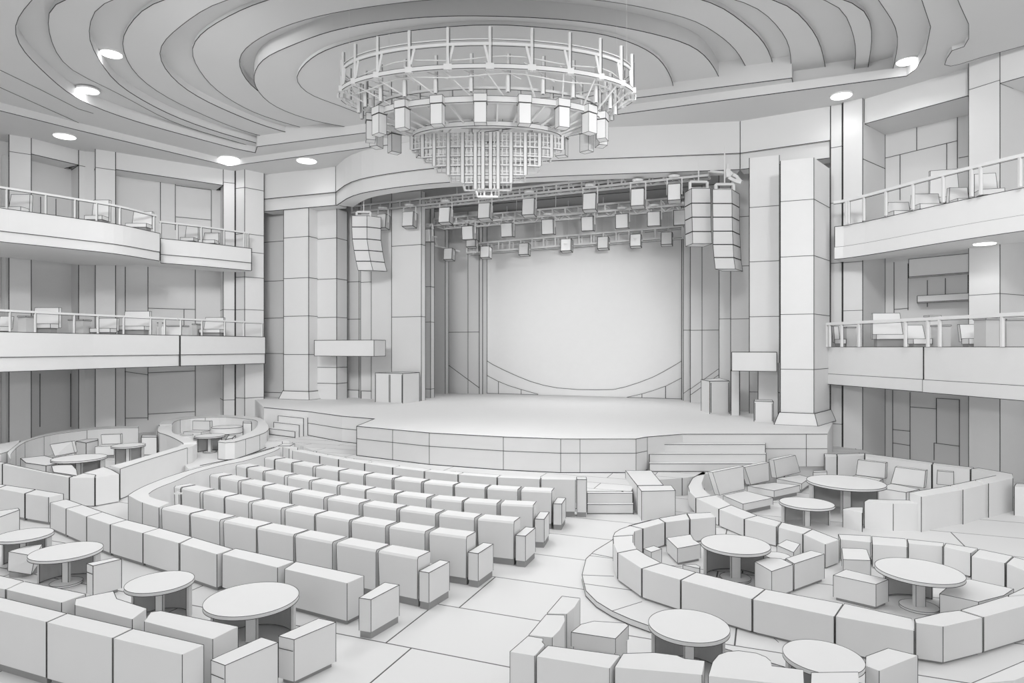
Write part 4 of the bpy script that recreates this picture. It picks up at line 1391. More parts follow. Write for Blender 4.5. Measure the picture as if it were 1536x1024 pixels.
for k in range(n - 1):
    fs += [(k, k + 1, n + k + 1, n + k), (2 * n + k + 1, 2 * n + k, 3 * n + k, 3 * n + k + 1), (n + k, n + k + 1, 3 * n + k + 1, 3 * n + k)]
fs += [(0, n, 3 * n, 2 * n), (n - 1, 3 * n - 1, 4 * n - 1, 2 * n - 1)]
m.add(vs, fs, 0)
m.poly([(p.x, p.y, PT) for p in ow[7:]], 0.8)
m.poly([(p.x, p.y, PT) for p in iw[4:]], 0.5)
for k in (0, 3, 7, n - 1):
    m.line((ow[k].x, ow[k].y, 0), (ow[k].x, ow[k].y, PT), 0.9)
m.poly([(p.x, p.y, .012) for p in ow], 1.0)
m.build('wall_panel', None, r)
m = MB(); e = ow[-1]; d = (ow[-1] - ow[-2]).normalized(); q = Vector((d.y, -d.x))
m.prism([tuple(e + d * .02), tuple(e + d * .55), tuple(e + d * .55 + q * .4), tuple(e + d * .02 + q * .4)], 0, PT, 'vt', w=0.7)
m.build('end_block', None, r)

# little tap-like stand by the partition corner
p = P(255.5, 757, 0.80); 
r = thing('partition_stand', 'tiny white T-shaped stand behind the corner of the sixth row', 'stand', (p.x, p.y + .3, 0))
m = MB(); m.beam((p.x, p.y + .3, 0), (p.x, p.y + .3, 1.02), 0.022); m.line((p.x + .04, p.y + .29, 0), (p.x + .04, p.y + .29, 0.95), .5); m.build('post', [M_METAL, M_INK], r)
m = MB(); m.beam((p.x - .07, p.y + .3, 0.98), (p.x + .1, p.y + .3, 0.98), 0.018); m.build('crossbar', [M_METAL, M_INK], r)

# block flanking the aisle steps
r = thing('stair_block', 'long white block beside the aisle steps, stepping wider at its front', 'block', (*Pxy(985, 780, 0), 0))
m = MB(); m.prism([Pxy(x, y, 0.72) for x, y in ((938.4, 705.5), (976.7, 705.5), (995, 727.4), (955.9, 728))], 0, 0.72, 'vt', w=0.8); m.build('rear_block', None, r)
m = MB(); m.prism([Pxy(x, y, 0.71) for x, y in ((956, 728.4), (1006.7, 727.8), (1013, 735.5), (962.4, 736.5))], 0, 0.71, 'vt', w=0.8); m.build('front_block', None, r)

# ------------------------------------------------------------------ long low wall of blocks behind the sixth row (seventh row)
R7 = [[(74.7, 754), (98.7, 762.8), (123.4, 756.6), (100, 748.4)], [(98.7, 762.8), (129.6, 774.8), (153.9, 767.5), (123.4, 756.6)], [(129.6, 774.8), (165, 786.6), (189.8, 779.4), (153.9, 767.5)],
      [(165, 786.6), (214, 799.6), (239, 791.6), (189.8, 779.4)], [(214, 799.6), (268.4, 814.5), (288.6, 805), (239, 791.6)], [(269.5, 815), (325.3, 831.3), (349.5, 823), (289.4, 805.3)],
      [(332.3, 830.8), (416.2, 851.3), (442, 841.6), (353.5, 822)], [(426, 853.3), (520.7, 874.8), (547, 863.4), (444, 841.8)]]
for i, px in enumerate(R7):
    frm = len(R7) - 1 - i
    block('bench_block', ('upholstered block at the aisle end of the long low wall' if frm == 0 else 'upholstered block, %s from the aisle in the long low wall' % ORD[frm]) + ' behind four round tables', 'bench', px, 0.64, group='blocks of the long low wall', gap=0.008)
c = Vector(Pxy(520.7, 874.8, .64))
pp = [Pxy(538.5, 896.5, .57), Pxy(556.5, 899, .57), Pxy(599, 877, .57), Pxy(577, 873.3, .57)]
r = thing('row_end_panel', 'separate white end panel beyond the long low wall at the aisle', 'end panel', (*pp[0], 0), 'end panels of the theatre rows')
m = MB(); m.prism(pp, .1, .57, 'vt', w=0.85); m.build('panel', None, r)
m = MB(); m.prism(inset(pp, 0.012), 0, .099, ''); m.build('plinth', [M_PLINTH, M_INK], r)

WL = [[(-60, 725), (-4, 732.6), (10, 727.5), (-44, 720)], [(-4, 732.6), (37, 740.3), (54, 734), (10, 727.5)], [(37.6, 740.4), (72.7, 745.6), (96, 740.6), (54.6, 734)]]
for i, px in enumerate(WL):
    block('bench_block', ['low white block leaving the frame beyond the corner tables', 'low white block second from the frame edge beyond the corner tables', 'low white block with its end abutting the long low wall'][i], 'bench', px, 0.66, group='short low wall by the frame edge', gap=0.008)

# ------------------------------------------------------------------ round tables
def table(label, x, y, wpx, zt, z0=0.0, post=0.15, skirt=True, thick=0.05, base=True, sk_a=(0, 180)):
    c = P(x, y, zt)
    R = wpx / 2 / F * c.y
    r = thing('round_table', label, 'table', (c.x, c.y, z0), 'round white tables')
    n = 64
    m = MB()
    m.cyl((c.x, c.y), R, zt - thick, zt, n)
    m.poly([(c.x + R * math.cos(2 * math.pi * k / n), c.y + R * math.sin(2 * math.pi * k / n), zt) for k in range(n)], 0.7, True)
    m.poly([(c.x + R * math.cos(2 * math.pi * k / n), c.y + R * math.sin(2 * math.pi * k / n), zt - thick) for k in range(n)], 0.9, True)
    m.build('tabletop', None, r)
    m = MB()
    m.obox((c.x, c.y, (z0 + zt - thick) / 2), (1, 0, 0), (0, 1, 0), (0, 0, 1), post, post * .6, zt - thick - z0 - 0.03, '')
    for s in (-1, 1):
        m.line((c.x + s * post / 2, c.y - post * .3, z0 + .03), (c.x + s * post / 2, c.y - post * .3, zt - thick), 0.7)
    m.build('pedestal', None, r)
    if base:
        m = MB(); m.cyl((c.x, c.y), R * 0.45, z0 + 0.003, z0 + 0.035, 40, ink=True, w=0.6); m.build('base_disc', None, r)
    if skirt:
        m = MB()
        rs, th = R * 0.93, 0.04
        k0_, k1_ = sk_a
        N = 28
        ang = [math.radians(k0_ + (k1_ - k0_) * k / N) for k in range(N + 1)]
        o = [(c.x + rs * math.cos(t), c.y + rs * math.sin(t)) for t in ang]
        q = [(c.x + (rs - th) * math.cos(t), c.y + (rs - th) * math.sin(t)) for t in ang]
        zz = zt - thick - 0.005
        vs = [(p[0], p[1], z0 + .004) for p in o] + [(p[0], p[1], zz) for p in o] + [(p[0], p[1], z0 + .004) for p in q] + [(p[0], p[1], zz) for p in q]
        K = N + 1
        fs = []
        for k in range(N):
            fs += [(k, k + 1, K + k + 1, K + k), (2 * K + k + 1, 2 * K + k, 3 * K + k, 3 * K + k + 1), (K + k, K + k + 1, 3 * K + k + 1, 3 * K + k)]
        fs += [(0, K, 3 * K, 2 * K), (N, 2 * K + N, 3 * K + N, K + N)]
        m.add(vs, fs, 0)
        for p in (q[0], q[-1]):
            m.line((p[0], p[1], z0), (p[0], p[1], zz), 0.8)
        m.poly([(p[0], p[1], z0 + 0.015) for p in q], 0.7)
        m.build('curved_skirt', [M_SHADE, M_INK], r)  # grey base colour carries the shadow under the tabletop
    return r
table('largest round table on the aisle side, between long low wall and aisle armchairs', 378, 897, 134, 0.62, 0.0, 0.15, base=False)
table('round table second from the aisle, before the long low wall', 240, 872, 93, 0.58, 0, 0.11, base=False)
table('round table beside the upright chair, third from the aisle', 99.5, 826, 94, 0.58, 0, 0.11)
table('round table cut close to the frame edge, behind the tilted stool', 36.5, 801.5, 73, 0.58, 0, 0.12)
table('round table inside the curved front of the near horseshoe lounge', 1103, 815.5, 99, 0.72, 0.1, 0.16)
table('round table on a disc foot within the wide end of the horseshoe lounge', 1378.5, 855, 116, 0.69, 0.1, 0.15, sk_a=(38, 120))
table('round table between the front benches and the horseshoe lounge wall', 1033, 937, 118, 0.62, 0.0, 0.12, base=False)
table('round table low at the frame bottom beside the single cube seat', 1234.5, 984, 112, 0.62, 0.0, 0.13, base=False)
table('small round table in the far sofa lounge nearest the sofa seats', 1210, 754, 76, 0.62, 0.0, 0.13, base=False)
table('large round table on a disc foot amid the far sofa lounge', 1268.5, 722.5, 107, 0.88, 0.0, 0.2)
table('wide round table in the large oval lounge by the far wall', 119, 686.4, 71, 0.72, 0.0, 0.16)
table('small round table toward the inner end of the large oval lounge', 192.5, 667.5, 45, 0.75, 0.0, 0.13)
table('round table at the mouth of the small oval lounge by the corner column', 314.8, 653, 42, 0.92, 0.302, 0.13)
table('thick-topped round table at the back of the small oval lounge', 340.5, 640, 43, 0.9, 0.302, 0.2, thick=0.24, skirt=False)

# ------------------------------------------------------------------ front benches by the frame bottom
RA = [[(-70, 900), (0, 916), (68.9, 932.9), (100.9, 919.3), (0, 895), (-40, 885)], [(69.3, 933.4), (168.2, 956.9), (199.4, 942), (101.5, 919.4)], [(168.8, 957.4), (273.2, 982), (307.4, 966.7), (200.2, 942.2)]]
for i, px in enumerate(RA):
    block('bench_block', ['large front bench block running off the frame edge', 'large front bench block in the middle of its row of three', 'large front bench block with its end facing the aisle chairs'][i], 'bench', px, 0.80, group='large front bench blocks', plinth=0.11, gap=0.008)
RB_ = [[(-60, 872), (8, 884), (36, 871), (-30, 856)], [(8.8, 884.3), (92, 904), (129.7, 890.4), (37, 871.6)], [(111.6, 907.2), (198.6, 929), (221, 912), (176, 897.5), (171, 886), (137, 892.6), (113, 898)], [(215.4, 932), (319, 958.6), (358.6, 939.2), (242, 915.5), (226, 917.5)]]
for i, px in enumerate(RB_):
    block('bench_block', ['second-row bench block cut by the frame edge', 'bench block behind the large front blocks, below the upright chair', 'bench block with a seat jutting out towards the upright chair', 'bench block ending beside the largest round table'][i], 'bench', px, 0.74, group='bench blocks behind the front row', gap=0.008)

def chairblock(label, px, zt, z0=0.0, group=None, plinth=0.06, seams=True, name='armchair', cat='armchair', ink='vt', face=(0, 1), back=None):
    def ex(b):
        if seams:
            pl = inset([Pxy(x, y, zt) for x, y in px], 0.014)
            a, c = pl[face[0]], pl[face[1]]
            z = z0 + plinth + (zt - z0 - plinth) * 0.72
            b.line((a[0] + (c[0] - a[0]) * .04, a[1] + (c[1] - a[1]) * .04 - .004, z), (a[0] + (c[0] - a[0]) * .92, a[1] + (c[1] - a[1]) * .92 - .004, z), 0.9)
    return block(name, label, cat, px, zt, z0, group, plinth, 0.014, ink, 'body', 0.85, ex)
chairblock('white aisle armchair side beside the large front bench end', [(313.7, 990), (337, 999), (419.7, 963), (392.7, 954.6), (326, 983.8)], 0.62)
chairblock('white aisle armchair facing the largest round table', [(415, 954), (441, 960), (506.5, 932.5), (478, 926.3)], 0.58)
chairblock('upright thin white chair between the round tables', [(128, 845), (138.7, 849), (184.6, 838), (172, 835.8)], 0.56)
chairblock('white chair back by the frame edge beyond the corner table', [(-8, 778), (0, 775.5), (30.5, 764.4), (28, 761.7), (-8, 767)], 0.52, seams=False)
# tilted stool
r = thing('stool', 'tilted white wedge stool between the two corner tables', 'stool', (*Pxy(32, 858, 0.05), 0))
m = MB()
tp = [P(12.7, 827, .44), P(52.7, 834, .44), P(63.5, 816.2, .44), P(40, 818.5, .44)]
lo = [P(11.7, 856, .1), P(47, 861.5, .1), P(60, 842, .1), P(30, 843, .1)]
m.box8(lo + tp, 'a', 0, 0.7); m.build('seat', None, r)
m = MB(); m.cyl(Pxy(36, 852, 0.1), 0.22, 0.0, 0.095, 24); m.build('plinth', [M_PLINTH, M_INK], r)
# ------------------------------------------------------------------ front benches on the near side of the horseshoe lounge
EB = [
 ('narrow curved bench block at the far tip of the small corner row', [(819.6, 919.8), (850.5, 920.9), (862, 911), (871, 896.8), (842.4, 893.5)], 0.66),
 ('narrow bench block second from the far tip of the corner row', [(792, 952.3), (829, 956.2), (841, 944), (847.8, 931), (847, 922), (818.5, 921)], 0.70),
 ('corner bench block where the small row turns along the frame bottom', [(763.4, 977.5), (802.5, 983.9), (818, 966.5), (814, 962), (815.5, 957), (791.5, 953)], 0.75),
 ('long bench block right after the corner at the frame bottom', [(803.3, 984.3), (915, 1002.6), (931.4, 982.2), (821.5, 967.4)], 0.75),
 ('bench block with a gently bowed back edge at the frame bottom', [(920.6, 1000.8), (1054, 1012.4), (1058, 990.5), (1027, 987), (1016, 982.3), (981, 978), (934, 979.4)], 0.75),
 ('bench block with a big rounded back at the frame bottom', [(1061, 1013.8), (1207, 1029.5), (1206, 1003.8), (1158.5, 998), (1157, 991), (1150, 985), (1135, 979), (1108, 975.2), (1090, 976.6), (1077, 981.4), (1068, 991.8)], 0.75),
 ('short bench block before the low table at the frame bottom', [(1214.5, 1030), (1290.5, 1036), (1288.5, 1007), (1215.8, 1008)], 0.75)]
for lab, px, zt in EB:
    block('bench_block', lab, 'bench', px, zt, group='bench blocks of the small corner row', gap=0.008)
# low cushioned armchair
r = thing('armchair', 'low white cushioned armchair tucked inside the small corner row', 'armchair', (*Pxy(900, 945, .5), 0))
px = [(856.8, 947.8), (923.3, 957.7), (942.7, 938), (938, 934.5), (891, 931.3), (872, 936)]
m = MB(); m.prism([Pxy(x, y, .52) for x, y in px], 0.34, 0.52, 'vt', w=0.8); m.build('seat_cushion', None, r)
m = MB(); m.prism(inset([Pxy(x, y, .52) for x, y in px], 0.02), 0.0, 0.335, 'v', w=0.8); m.build('base', None, r)
block('ottoman', 'single white cube seat beside the low table at the frame bottom', 'seat', [(1296, 998), (1319.7, 1007), (1380, 982.9), (1331, 971), (1297, 983.5)], 0.58, 0.0)
block('bench_block', 'bench top slanting through the bottom corner of the frame', 'bench', [(1452, 1026), (1524, 1021), (1575, 1000), (1575, 974), (1537, 989)], 0.7, group='bench corner of the frame')

# ------------------------------------------------------------------ horseshoe lounge: outer wall of blocks
Z2 = 0.60
HS = [
 ('horseshoe wall block at the free end of its short far arm', [(1035, 778.8), (1074, 775.4), (1066, 768.6), (1030, 769.7)]),
 ('horseshoe wall block second from the end of the far arm', [(998, 783.2), (1034.3, 778.8), (1029.4, 769.8), (989, 777)]),
 ('horseshoe wall block third from the end of the far arm', [(965, 792.5), (997.3, 783.3), (988, 777.2), (946, 788)]),
 ('tightly curved wall block where the horseshoe begins to turn', [(919.4, 804), (949.5, 802), (952, 797), (964, 792.7), (945, 788.2), (930, 793.5), (922, 798.5)]),
 ('curved wall block at the nose of the horseshoe beside the aisle', [(926, 828.6), (955, 822.8), (949.2, 813), (949.3, 802.5), (919.2, 804.6), (920, 815)]),
 ('horseshoe wall block just past the nose along the curved front', [(926.4, 829.2), (962, 852.4), (991, 843.6), (970, 832.5), (955.4, 823.2)]),
 ('horseshoe wall block fourth before the blunt corner', [(962.6, 852.7), (1020.6, 869.7), (1043.5, 857.8), (991.6, 844)]),
 ('horseshoe wall block third before the blunt corner', [(1021.2, 869.9), (1128, 898.4), (1147.3, 883.2), (1044.2, 858)]),
 ('horseshoe wall block second before the blunt corner', [(1128.6, 898.6), (1251.6, 924.6), (1264.5, 905), (1148, 883.4)]),
 ('horseshoe wall block running into the blunt corner', [(1252.4, 924.2), (1371.8, 946), (1368, 927.5), (1266, 904.6)]),
 ('five-sided block forming the blunt corner of the horseshoe', [(1373, 934), (1388.5, 936), (1415, 939.8), (1474.7, 926.2), (1438.5, 915), (1412, 918.3), (1371, 928.2)]),
 ('horseshoe wall block just after the blunt corner', [(1476, 925.5), (1560, 902.5), (1560, 890), (1509.5, 893.6), (1440.8, 914.4)]),
]
for lab, px in HS:
    block('lounge_wall_block', lab, 'bench', px, Z2, 0.1, 'wall blocks of the horseshoe lounge', gap=0.006, plinth=0.04)
block('lounge_wall_block', 'horseshoe wall block cut by the frame past the corner', 'bench', [(1511.6, 892.8), (1560, 889.4), (1560, 872), (1536, 881)], 0.62, 0.1, 'wall blocks of the horseshoe lounge', gap=0.006, plinth=0.04)

# far side of the horseshoe
FS = [
 ('first back block of the wide lounge end beside the curved middle wall', [(1260, 808.7), (1306.3, 813.5), (1306.3, 803.3), (1257, 801)], .52),
 ('second back block of the wide lounge end, behind the disc-foot table', [(1308, 816.4), (1361, 820.2), (1358, 807.8), (1307.3, 804)], .55),
 ('third back block of the wide lounge end, slightly sunk', [(1362.2, 815), (1414.2, 819.3), (1416, 814), (1360, 808.3)], .52),
 ('fourth back block of the wide lounge end', [(1415, 820), (1456.4, 829.4), (1467, 822.4), (1418.3, 814.5)], .55),
 ('fifth back block of the wide lounge end near the frame edge', [(1456.2, 834.6), (1507.8, 844.4), (1519.4, 833.8), (1468.6, 823.3)], .57),
 ('sixth back block of the wide lounge end cut by the frame', [(1509.2, 844.6), (1560, 866), (1560, 846), (1520.4, 834.8)], .57)]
for lab, px, zt in FS:
    block('lounge_wall_block', lab, 'bench', px, zt, 0.1, 'back blocks of the wide lounge end', gap=0.006, plinth=0.04)

# seats inside
def seat(label, px, zt, z0=0.1, cush=0.0, name='ottoman', plinth=0.05):
    poly = inset([Pxy(x, y, zt) for x, y in px], 0.01)
    c = (sum(p[0] for p in poly) / len(poly), sum(p[1] for p in poly) / len(poly), z0)
    r = thing(name, label, 'seat', c, 'loose lounge seats')
    m = MB(); m.prism(poly, z0 + plinth, zt, 'vt', w=0.7); m.build('cushion', None, r)
    m = MB(); m.prism(inset(poly, 0.03), z0, z0 + plinth - .002, ''); m.build('plinth', [M_PLINTH, M_INK], r)
    return r
seat('low white seat with a curved back edge by the nose of the horseshoe', [(998.9, 806.3), (1015.8, 822.7), (1052, 816), (1041, 809), (1036.6, 801)], 0.42)
seat('tiny white block seat inside the tight turn of the horseshoe', [(964.5, 822.7), (977, 828.4), (993.6, 823), (980.6, 818)], 0.42)
seat('flat white stool low behind the curved horseshoe front', [(1022, 846.5), (1050, 853), (1051, 849.5), (1044, 846)], 0.32)
seat('white folded-edge seat before the round table of the horseshoe', [(1131, 842), (1157.6, 857.3), (1190.6, 846.3), (1172, 837.4), (1150, 836)], 0.58)
seat('white block seat joined beside the folded-edge seat', [(1191.2, 845.9), (1237.8, 830.6), (1216, 825), (1177.6, 837.3)], 0.58)
seat('small white cushion seat against the curved middle wall', [(1164.3, 817.3), (1191, 829), (1201, 815.6), (1179.3, 809)], 0.42)
r = thing('stool', 'round white stool half hidden between the joined block seats', 'stool', (*Pxy(1166, 832, .42), .1))
m = MB(); m.cyl(Pxy(1166, 833, .42), 0.22, .15, .42, 28, ink=True, w=.6); m.build('seat', None, r)
m = MB(); m.cyl(Pxy(1166, 833, .42), 0.18, .1, .148, 28); m.build('plinth', [M_PLINTH, M_INK], r)
seat('long white ottoman before the disc-foot table of the horseshoe', [(1248.5, 862.4), (1314.6, 876.7), (1334, 869), (1268, 853.3)], 0.50)
seat('small white chair with a cut corner by the curved middle wall end', [(1263.8, 839), (1307, 840.7), (1301, 824), (1294, 822.6), (1261.8, 821.6)], 0.48)
seat('broad white corner seat within the blunt horseshoe corner', [(1408, 890.3), (1468.4, 903), (1507, 893), (1522, 883), (1454, 868), (1434.3, 868.75)], 0.45)

# ------------------------------------------------------------------ curved middle wall between both lounges
MW = [
 ('curved middle wall, rounded far piece next to the sofa seats', [(1054, 707.6), (1038.75, 716.9), (1031.7, 729.4), (1034, 737), (1043.4, 746.6), (1066, 743), (1055, 733), (1052.5, 724.7), (1058, 709)], .50),
 ('curved middle wall, second piece from the sofa seats', [(1044, 747), (1077.8, 763.2), (1096, 756.9), (1073.6, 742.3)], .50),
 ('curved middle wall, third piece from the sofa seats', [(1078.4, 763.5), (1116, 778.2), (1135.2, 772.6), (1096.5, 757.2)], .50),
 ('curved middle wall, fourth piece from the sofa seats', [(1116.6, 778.4), (1164.5, 789.7), (1171.6, 782.5), (1136, 773)], .52),
 ('curved middle wall, fifth piece just past its joint', [(1166.9, 790.8), (1204, 800.6), (1218, 793.2), (1172.4, 783)], .54),
 ('curved middle wall, end piece by the wide lounge end', [(1204.8, 801.2), (1238, 816.2), (1259, 809.2), (1218.6, 793.6)], .56)]
for lab, px, zt in MW:
    block('lounge_wall_block', lab, 'bench', px, zt, 0.1, 'curved middle wall', gap=0.004, plinth=0.03)

# sofa seats of the far lounge
def sofa(label, back, cush, zb_top=0.95, zc=0.38, fh=0.17, z0=0.0, th=0.15, grp='sofa seats of the far lounge'):
    """back: top-left, top-right, bottom-right, bottom-left; cush: top outline of the cushion"""
    cw = [Pxy(x, y, zc) for x, y in cush]
    cx = sum(p[0] for p in cw) / len(cw); cy = sum(p[1] for p in cw) / len(cw)
    r = thing('sofa', label, 'sofa', (cx, cy, z0), grp)
    m = MB(); m.prism(inset(cw, 0.012), zc - fh, zc, 'vt', w=0.6); m.build('seat_cushion', None, r)
    m = MB(); m.prism(inset(cw, 0.06), z0, zc - fh - 0.003, ''); m.build('base', [M_PLINTH, M_INK], r)
    tl, tr = P(*back[0], zb_top), P(*back[1], zb_top)
    br, bl = P(*back[2], zc + .01), P(*back[3], zc + .01)
    d = (tr - tl); d.z = 0; d.normalize()
    pr = Vector((-d.y, d.x, 0))
    ln = max(-0.3, min(0.12, ((bl - tl).dot(pr) + (br - tr).dot(pr)) / 2))
    zb0 = bl.z
    bl, br = tl + d * (bl - tl).dot(d) + pr * ln, tr + d * (br - tr).dot(d) + pr * ln
    bl.z = br.z = zb0
    n = pr * th
    # keep the slope of the back within reason
    tl = Vector((tl.x, tl.y, zb_top)); tr = Vector((tr.x, tr.y, zb_top))
    m = MB(); m.box8([bl, br, br + n, bl + n, tl, tr, tr + n, tl + n], 'a', 0, 0.55); m.build('backrest', None, r)
    return r
sofa('cushioned sofa seat next to the rounded middle wall end', [(1069, 708.2), (1115, 699.3), (1118, 734), (1078, 742)], [(1084, 743), (1114.5, 756), (1160.6, 746.6), (1117.5, 735.6)])
sofa('cushioned sofa seat in the middle of the three', [(1117, 700.5), (1153.2, 693.4), (1159.4, 721.6), (1120.5, 726)], [(1120, 728.4), (1161.4, 736), (1201, 727.8), (1160.6, 723.4)], zb_top=0.92)
sofa('cushioned sofa seat closest to the big disc-foot table', [(1160.6, 689.7), (1193, 682.7), (1201.6, 708), (1163.5, 716.5)], [(1163.5, 717.5), (1203, 725.5), (1216, 716.4), (1200, 711.8)], zb_top=0.93)
seat('flat white end block between the sofa seats and the back wall', [(1219, 708.5), (1241, 707.5), (1240, 705.3), (1220, 706)], 0.56, 0.0)

# wall ring of the far lounge
FW = [
 ('far lounge back wall, short piece next to the end block', [(1237, 686), (1255.4, 684.2), (1254.5, 681), (1236, 680.4)], .90),
 ('far lounge back wall, piece behind the first back cushion', [(1255.8, 684.3), (1296.6, 682.6), (1296.6, 679.6), (1255, 681)], .90),
 ('far lounge back wall, long piece behind both back cushions', [(1297.2, 684), (1397.6, 696.6), (1399.5, 693.6), (1297.2, 679.8)], .90),
 ('far lounge back wall, piece behind the framed cushion', [(1398.4, 697), (1455.5, 703.8), (1460.5, 701), (1400, 693.8)], .90),
 ('far lounge wall, angled corner piece by the frame edge', [(1482.8, 725), (1519.6, 717), (1518.5, 710.4), (1468, 701.6), (1456.5, 703), (1493.5, 712.9), (1463, 719.6)], .92),
 ('far lounge near wall, piece next to the corner', [(1444.4, 734.4), (1482.4, 725.3), (1462.6, 719.8), (1425.4, 727.7)], .90),
 ('far lounge near wall, piece beside the bowed panel', [(1382, 745), (1443.8, 734.6), (1425, 728), (1363.6, 738.4)], .88),
]
for lab, px, zt in FW:
    block('lounge_wall_block', lab, 'bench', px, zt, 0.0, 'wall blocks of the far lounge', gap=0.006, plinth=0.03)
block('lounge_wall_block', 'bowed white back panel at the front of the far lounge', 'bench', [(1296, 752.2), (1340, 755.4), (1380.3, 755), (1363.3, 750), (1302.6, 748.6)], .70, 0.0, 'front pieces of the far lounge', gap=0.004, plinth=0.03)
block('lounge_wall_block', 'low white side piece beside the bowed back panel', 'bench', [(1263.8, 762.8), (1293.6, 769.2), (1294.6, 760.4), (1276.6, 760.5)], .52, 0.0, 'front pieces of the far lounge', gap=0.004, plinth=0.03)
block('lounge_wall_block', 'white block beyond the lounge corner at the frame edge', 'bench', [(1521, 729.5), (1575, 734), (1575, 727), (1524, 725)], .80, 0.0, gap=0.004, plinth=0.03)
def cushion(label, px4, zt, zb, th=0.16, frame=False):
    tl, tr = P(*px4[0], zt), P(*px4[1], zt)
    br, bl = P(*px4[2], zb), P(*px4[3], zb)
    d = (tr - tl); d.z = 0; d.normalize()
    pr = Vector((-d.y, d.x, 0))
    ln = max(-0.3, min(0.12, ((bl - tl).dot(pr) + (br - tr).dot(pr)) / 2))
    zb0 = bl.z
    bl, br = tl + d * (bl - tl).dot(d) + pr * ln, tr + d * (br - tr).dot(d) + pr * ln
    bl.z = br.z = zb0
    n = pr * th
    r = thing('back_cushion', label, 'cushion', bl, 'back cushions of the far lounge')
    m = MB(); m.box8([bl, br, br + n, bl + n, tl, tr, tr + n, tl + n], 'a', 0, 0.6); m.build('pad', None, r)
    if not frame: return
    m = MB(); q = [bl + d * .04, br - d * .04, br - d * .04 + n * .9, bl + d * .04 + n * .9]
    m.prism([(p.x, p.y) for p in q], 0.36, zb - .002, ''); m.build('base', None, r)
cushion('square back cushion behind the big disc-foot table', ((1287, 689.5), (1328.6, 694.2), (1326.5, 718), (1285, 711.4)), .88, .415)
cushion('leaning back cushion over the low sofa bench', ((1343, 700.2), (1388.5, 705.8), (1384.2, 732.4), (1338, 724)), .88, .415)
cushion('narrow framed back cushion against the far lounge wall', ((1406, 705.8), (1430.5, 708), (1430.5, 727), (1405, 727)), .88, .5, frame=True)
seat('low sofa bench seat under the leaning back cushion', [(1317, 731.7), (1359.5, 738.6), (1380, 733.6), (1337, 725)], 0.40, 0.0)
seat('low sofa bench seat under the square back cushion', [(1268, 718), (1310, 727), (1325, 718.4), (1284, 711.8)], 0.40, 0.0)

# ------------------------------------------------------------------ large oval lounge by the far wall
ZL = 0.76
OV = [
 ('large oval lounge, near wall running to its flat corner', [(3.9, 696.2), (103.7, 716.2), (109, 714.2), (73.4, 708.4), (20, 697), (9, 694.6)], ZL),
 ('large oval lounge, short near wall piece by the flat corner', [(104.3, 716.4), (142.2, 716.6), (143.5, 712), (126, 709.5), (113.5, 713.6)], ZL),
 ('large oval lounge, wide flat corner piece facing the corridor', [(142.8, 716.4), (179.4, 711), (166, 703.5), (156, 700), (126, 709), (144, 712.4)], ZL),
 ('large oval lounge, near wall piece cut by the frame edge', [(-60, 686), (3.3, 696), (8.6, 694.2), (-50, 682.5)], ZL),
]
for lab, px, zt in OV:
    block('lounge_wall_block', lab, 'bench', px, zt, 0.0, 'wall pieces of the large oval lounge', gap=0.004, plinth=0.03)
def ribbon(label, o_px, i_px, zt, seams, grp, n=26, z0=0.0, name='lounge_wall'):
    o = spline([Vector(Pxy(x, y, zt)) for x, y in o_px], n)
    q = spline([Vector(Pxy(x, y, zt)) for x, y in i_px], n)
    r = thing(name, label, 'lounge wall', (o[0].x, o[0].y, z0), grp)
    m = MB()
    vs = [(p.x, p.y, z0) for p in o] + [(p.x, p.y, zt) for p in o] + [(p.x, p.y, z0) for p in q] + [(p.x, p.y, zt) for p in q]
    fs = []
    for k in range(n - 1):
        fs += [(k, k + 1, n + k + 1, n + k), (2 * n + k + 1, 2 * n + k, 3 * n + k, 3 * n + k + 1), (n + k, n + k + 1, 3 * n + k + 1, 3 * n + k)]
    fs += [(0, n, 3 * n, 2 * n), (n - 1, 3 * n - 1, 4 * n - 1, 2 * n - 1)]
    m.add(vs, fs, 0)
    m.poly([(p.x, p.y, zt) for p in o], 0.7); m.poly([(p.x, p.y, zt) for p in q], 0.5)
    m.poly([(p.x, p.y, z0 + .012) for p in o], 0.9)
    for k in (0, n - 1):
        m.line((o[k].x, o[k].y, z0), (o[k].x, o[k].y, zt), 0.8)
    for f in seams:
        k = int(f * (n - 1))
        m.line((q[k].x, q[k].y, z0), (q[k].x, q[k].y, zt), 0.6)
        m.line((o[k].x, o[k].y, z0), (o[k].x, o[k].y, zt), 0.6)
    m.build('wall_panel', None, r)
    m = MB()
    kk = 2
    z = zt + 0.0
    vs = []
    for a, c in zip(o, q):
        vs += [(a.x, a.y, zt + .002), (c.x, c.y, zt + .002), (c.x, c.y, zt + .02), (a.x, a.y, zt + .02)]
    fs = []
    for k in range(n - 1):
        b0 = 4 * k; b1_ = b0 + 4
        fs += [(b0 + i, b1_ + i, b1_ + (i + 1) % 4, b0 + (i + 1) % 4) for i in range(4)]
    fs += [(0, 1, 2, 3), tuple(4 * (n - 1) + i for i in (3, 2, 1, 0))]
    m.add(vs, fs, 0)
    m.build('coping', None, r)
    return r
ribbon('large oval lounge, long curved back wall under the side pillars', [(11, 680), (22, 668), (50, 656.5), (78, 649.5), (117, 643.6), (148.4, 640.6), (180, 639.6), (207.5, 639.7)],
       [(16, 690), (17, 680), (30, 667.5), (47, 659.6), (78, 652), (117, 646.5), (148, 643.2), (180, 641.8), (207.5, 641.6)], ZL, (0.28, 0.45, 0.62, 0.8), 'oval lounge walls')
ribbon('wide white bench leaving the frame behind the large oval lounge', [(-60, 676), (-20, 668), (0, 666.3), (29.7, 660.8)], [(-60, 690), (-10, 681), (8, 679), (28, 664.5)], ZL + .02, (), 'oval lounge walls', n=10)
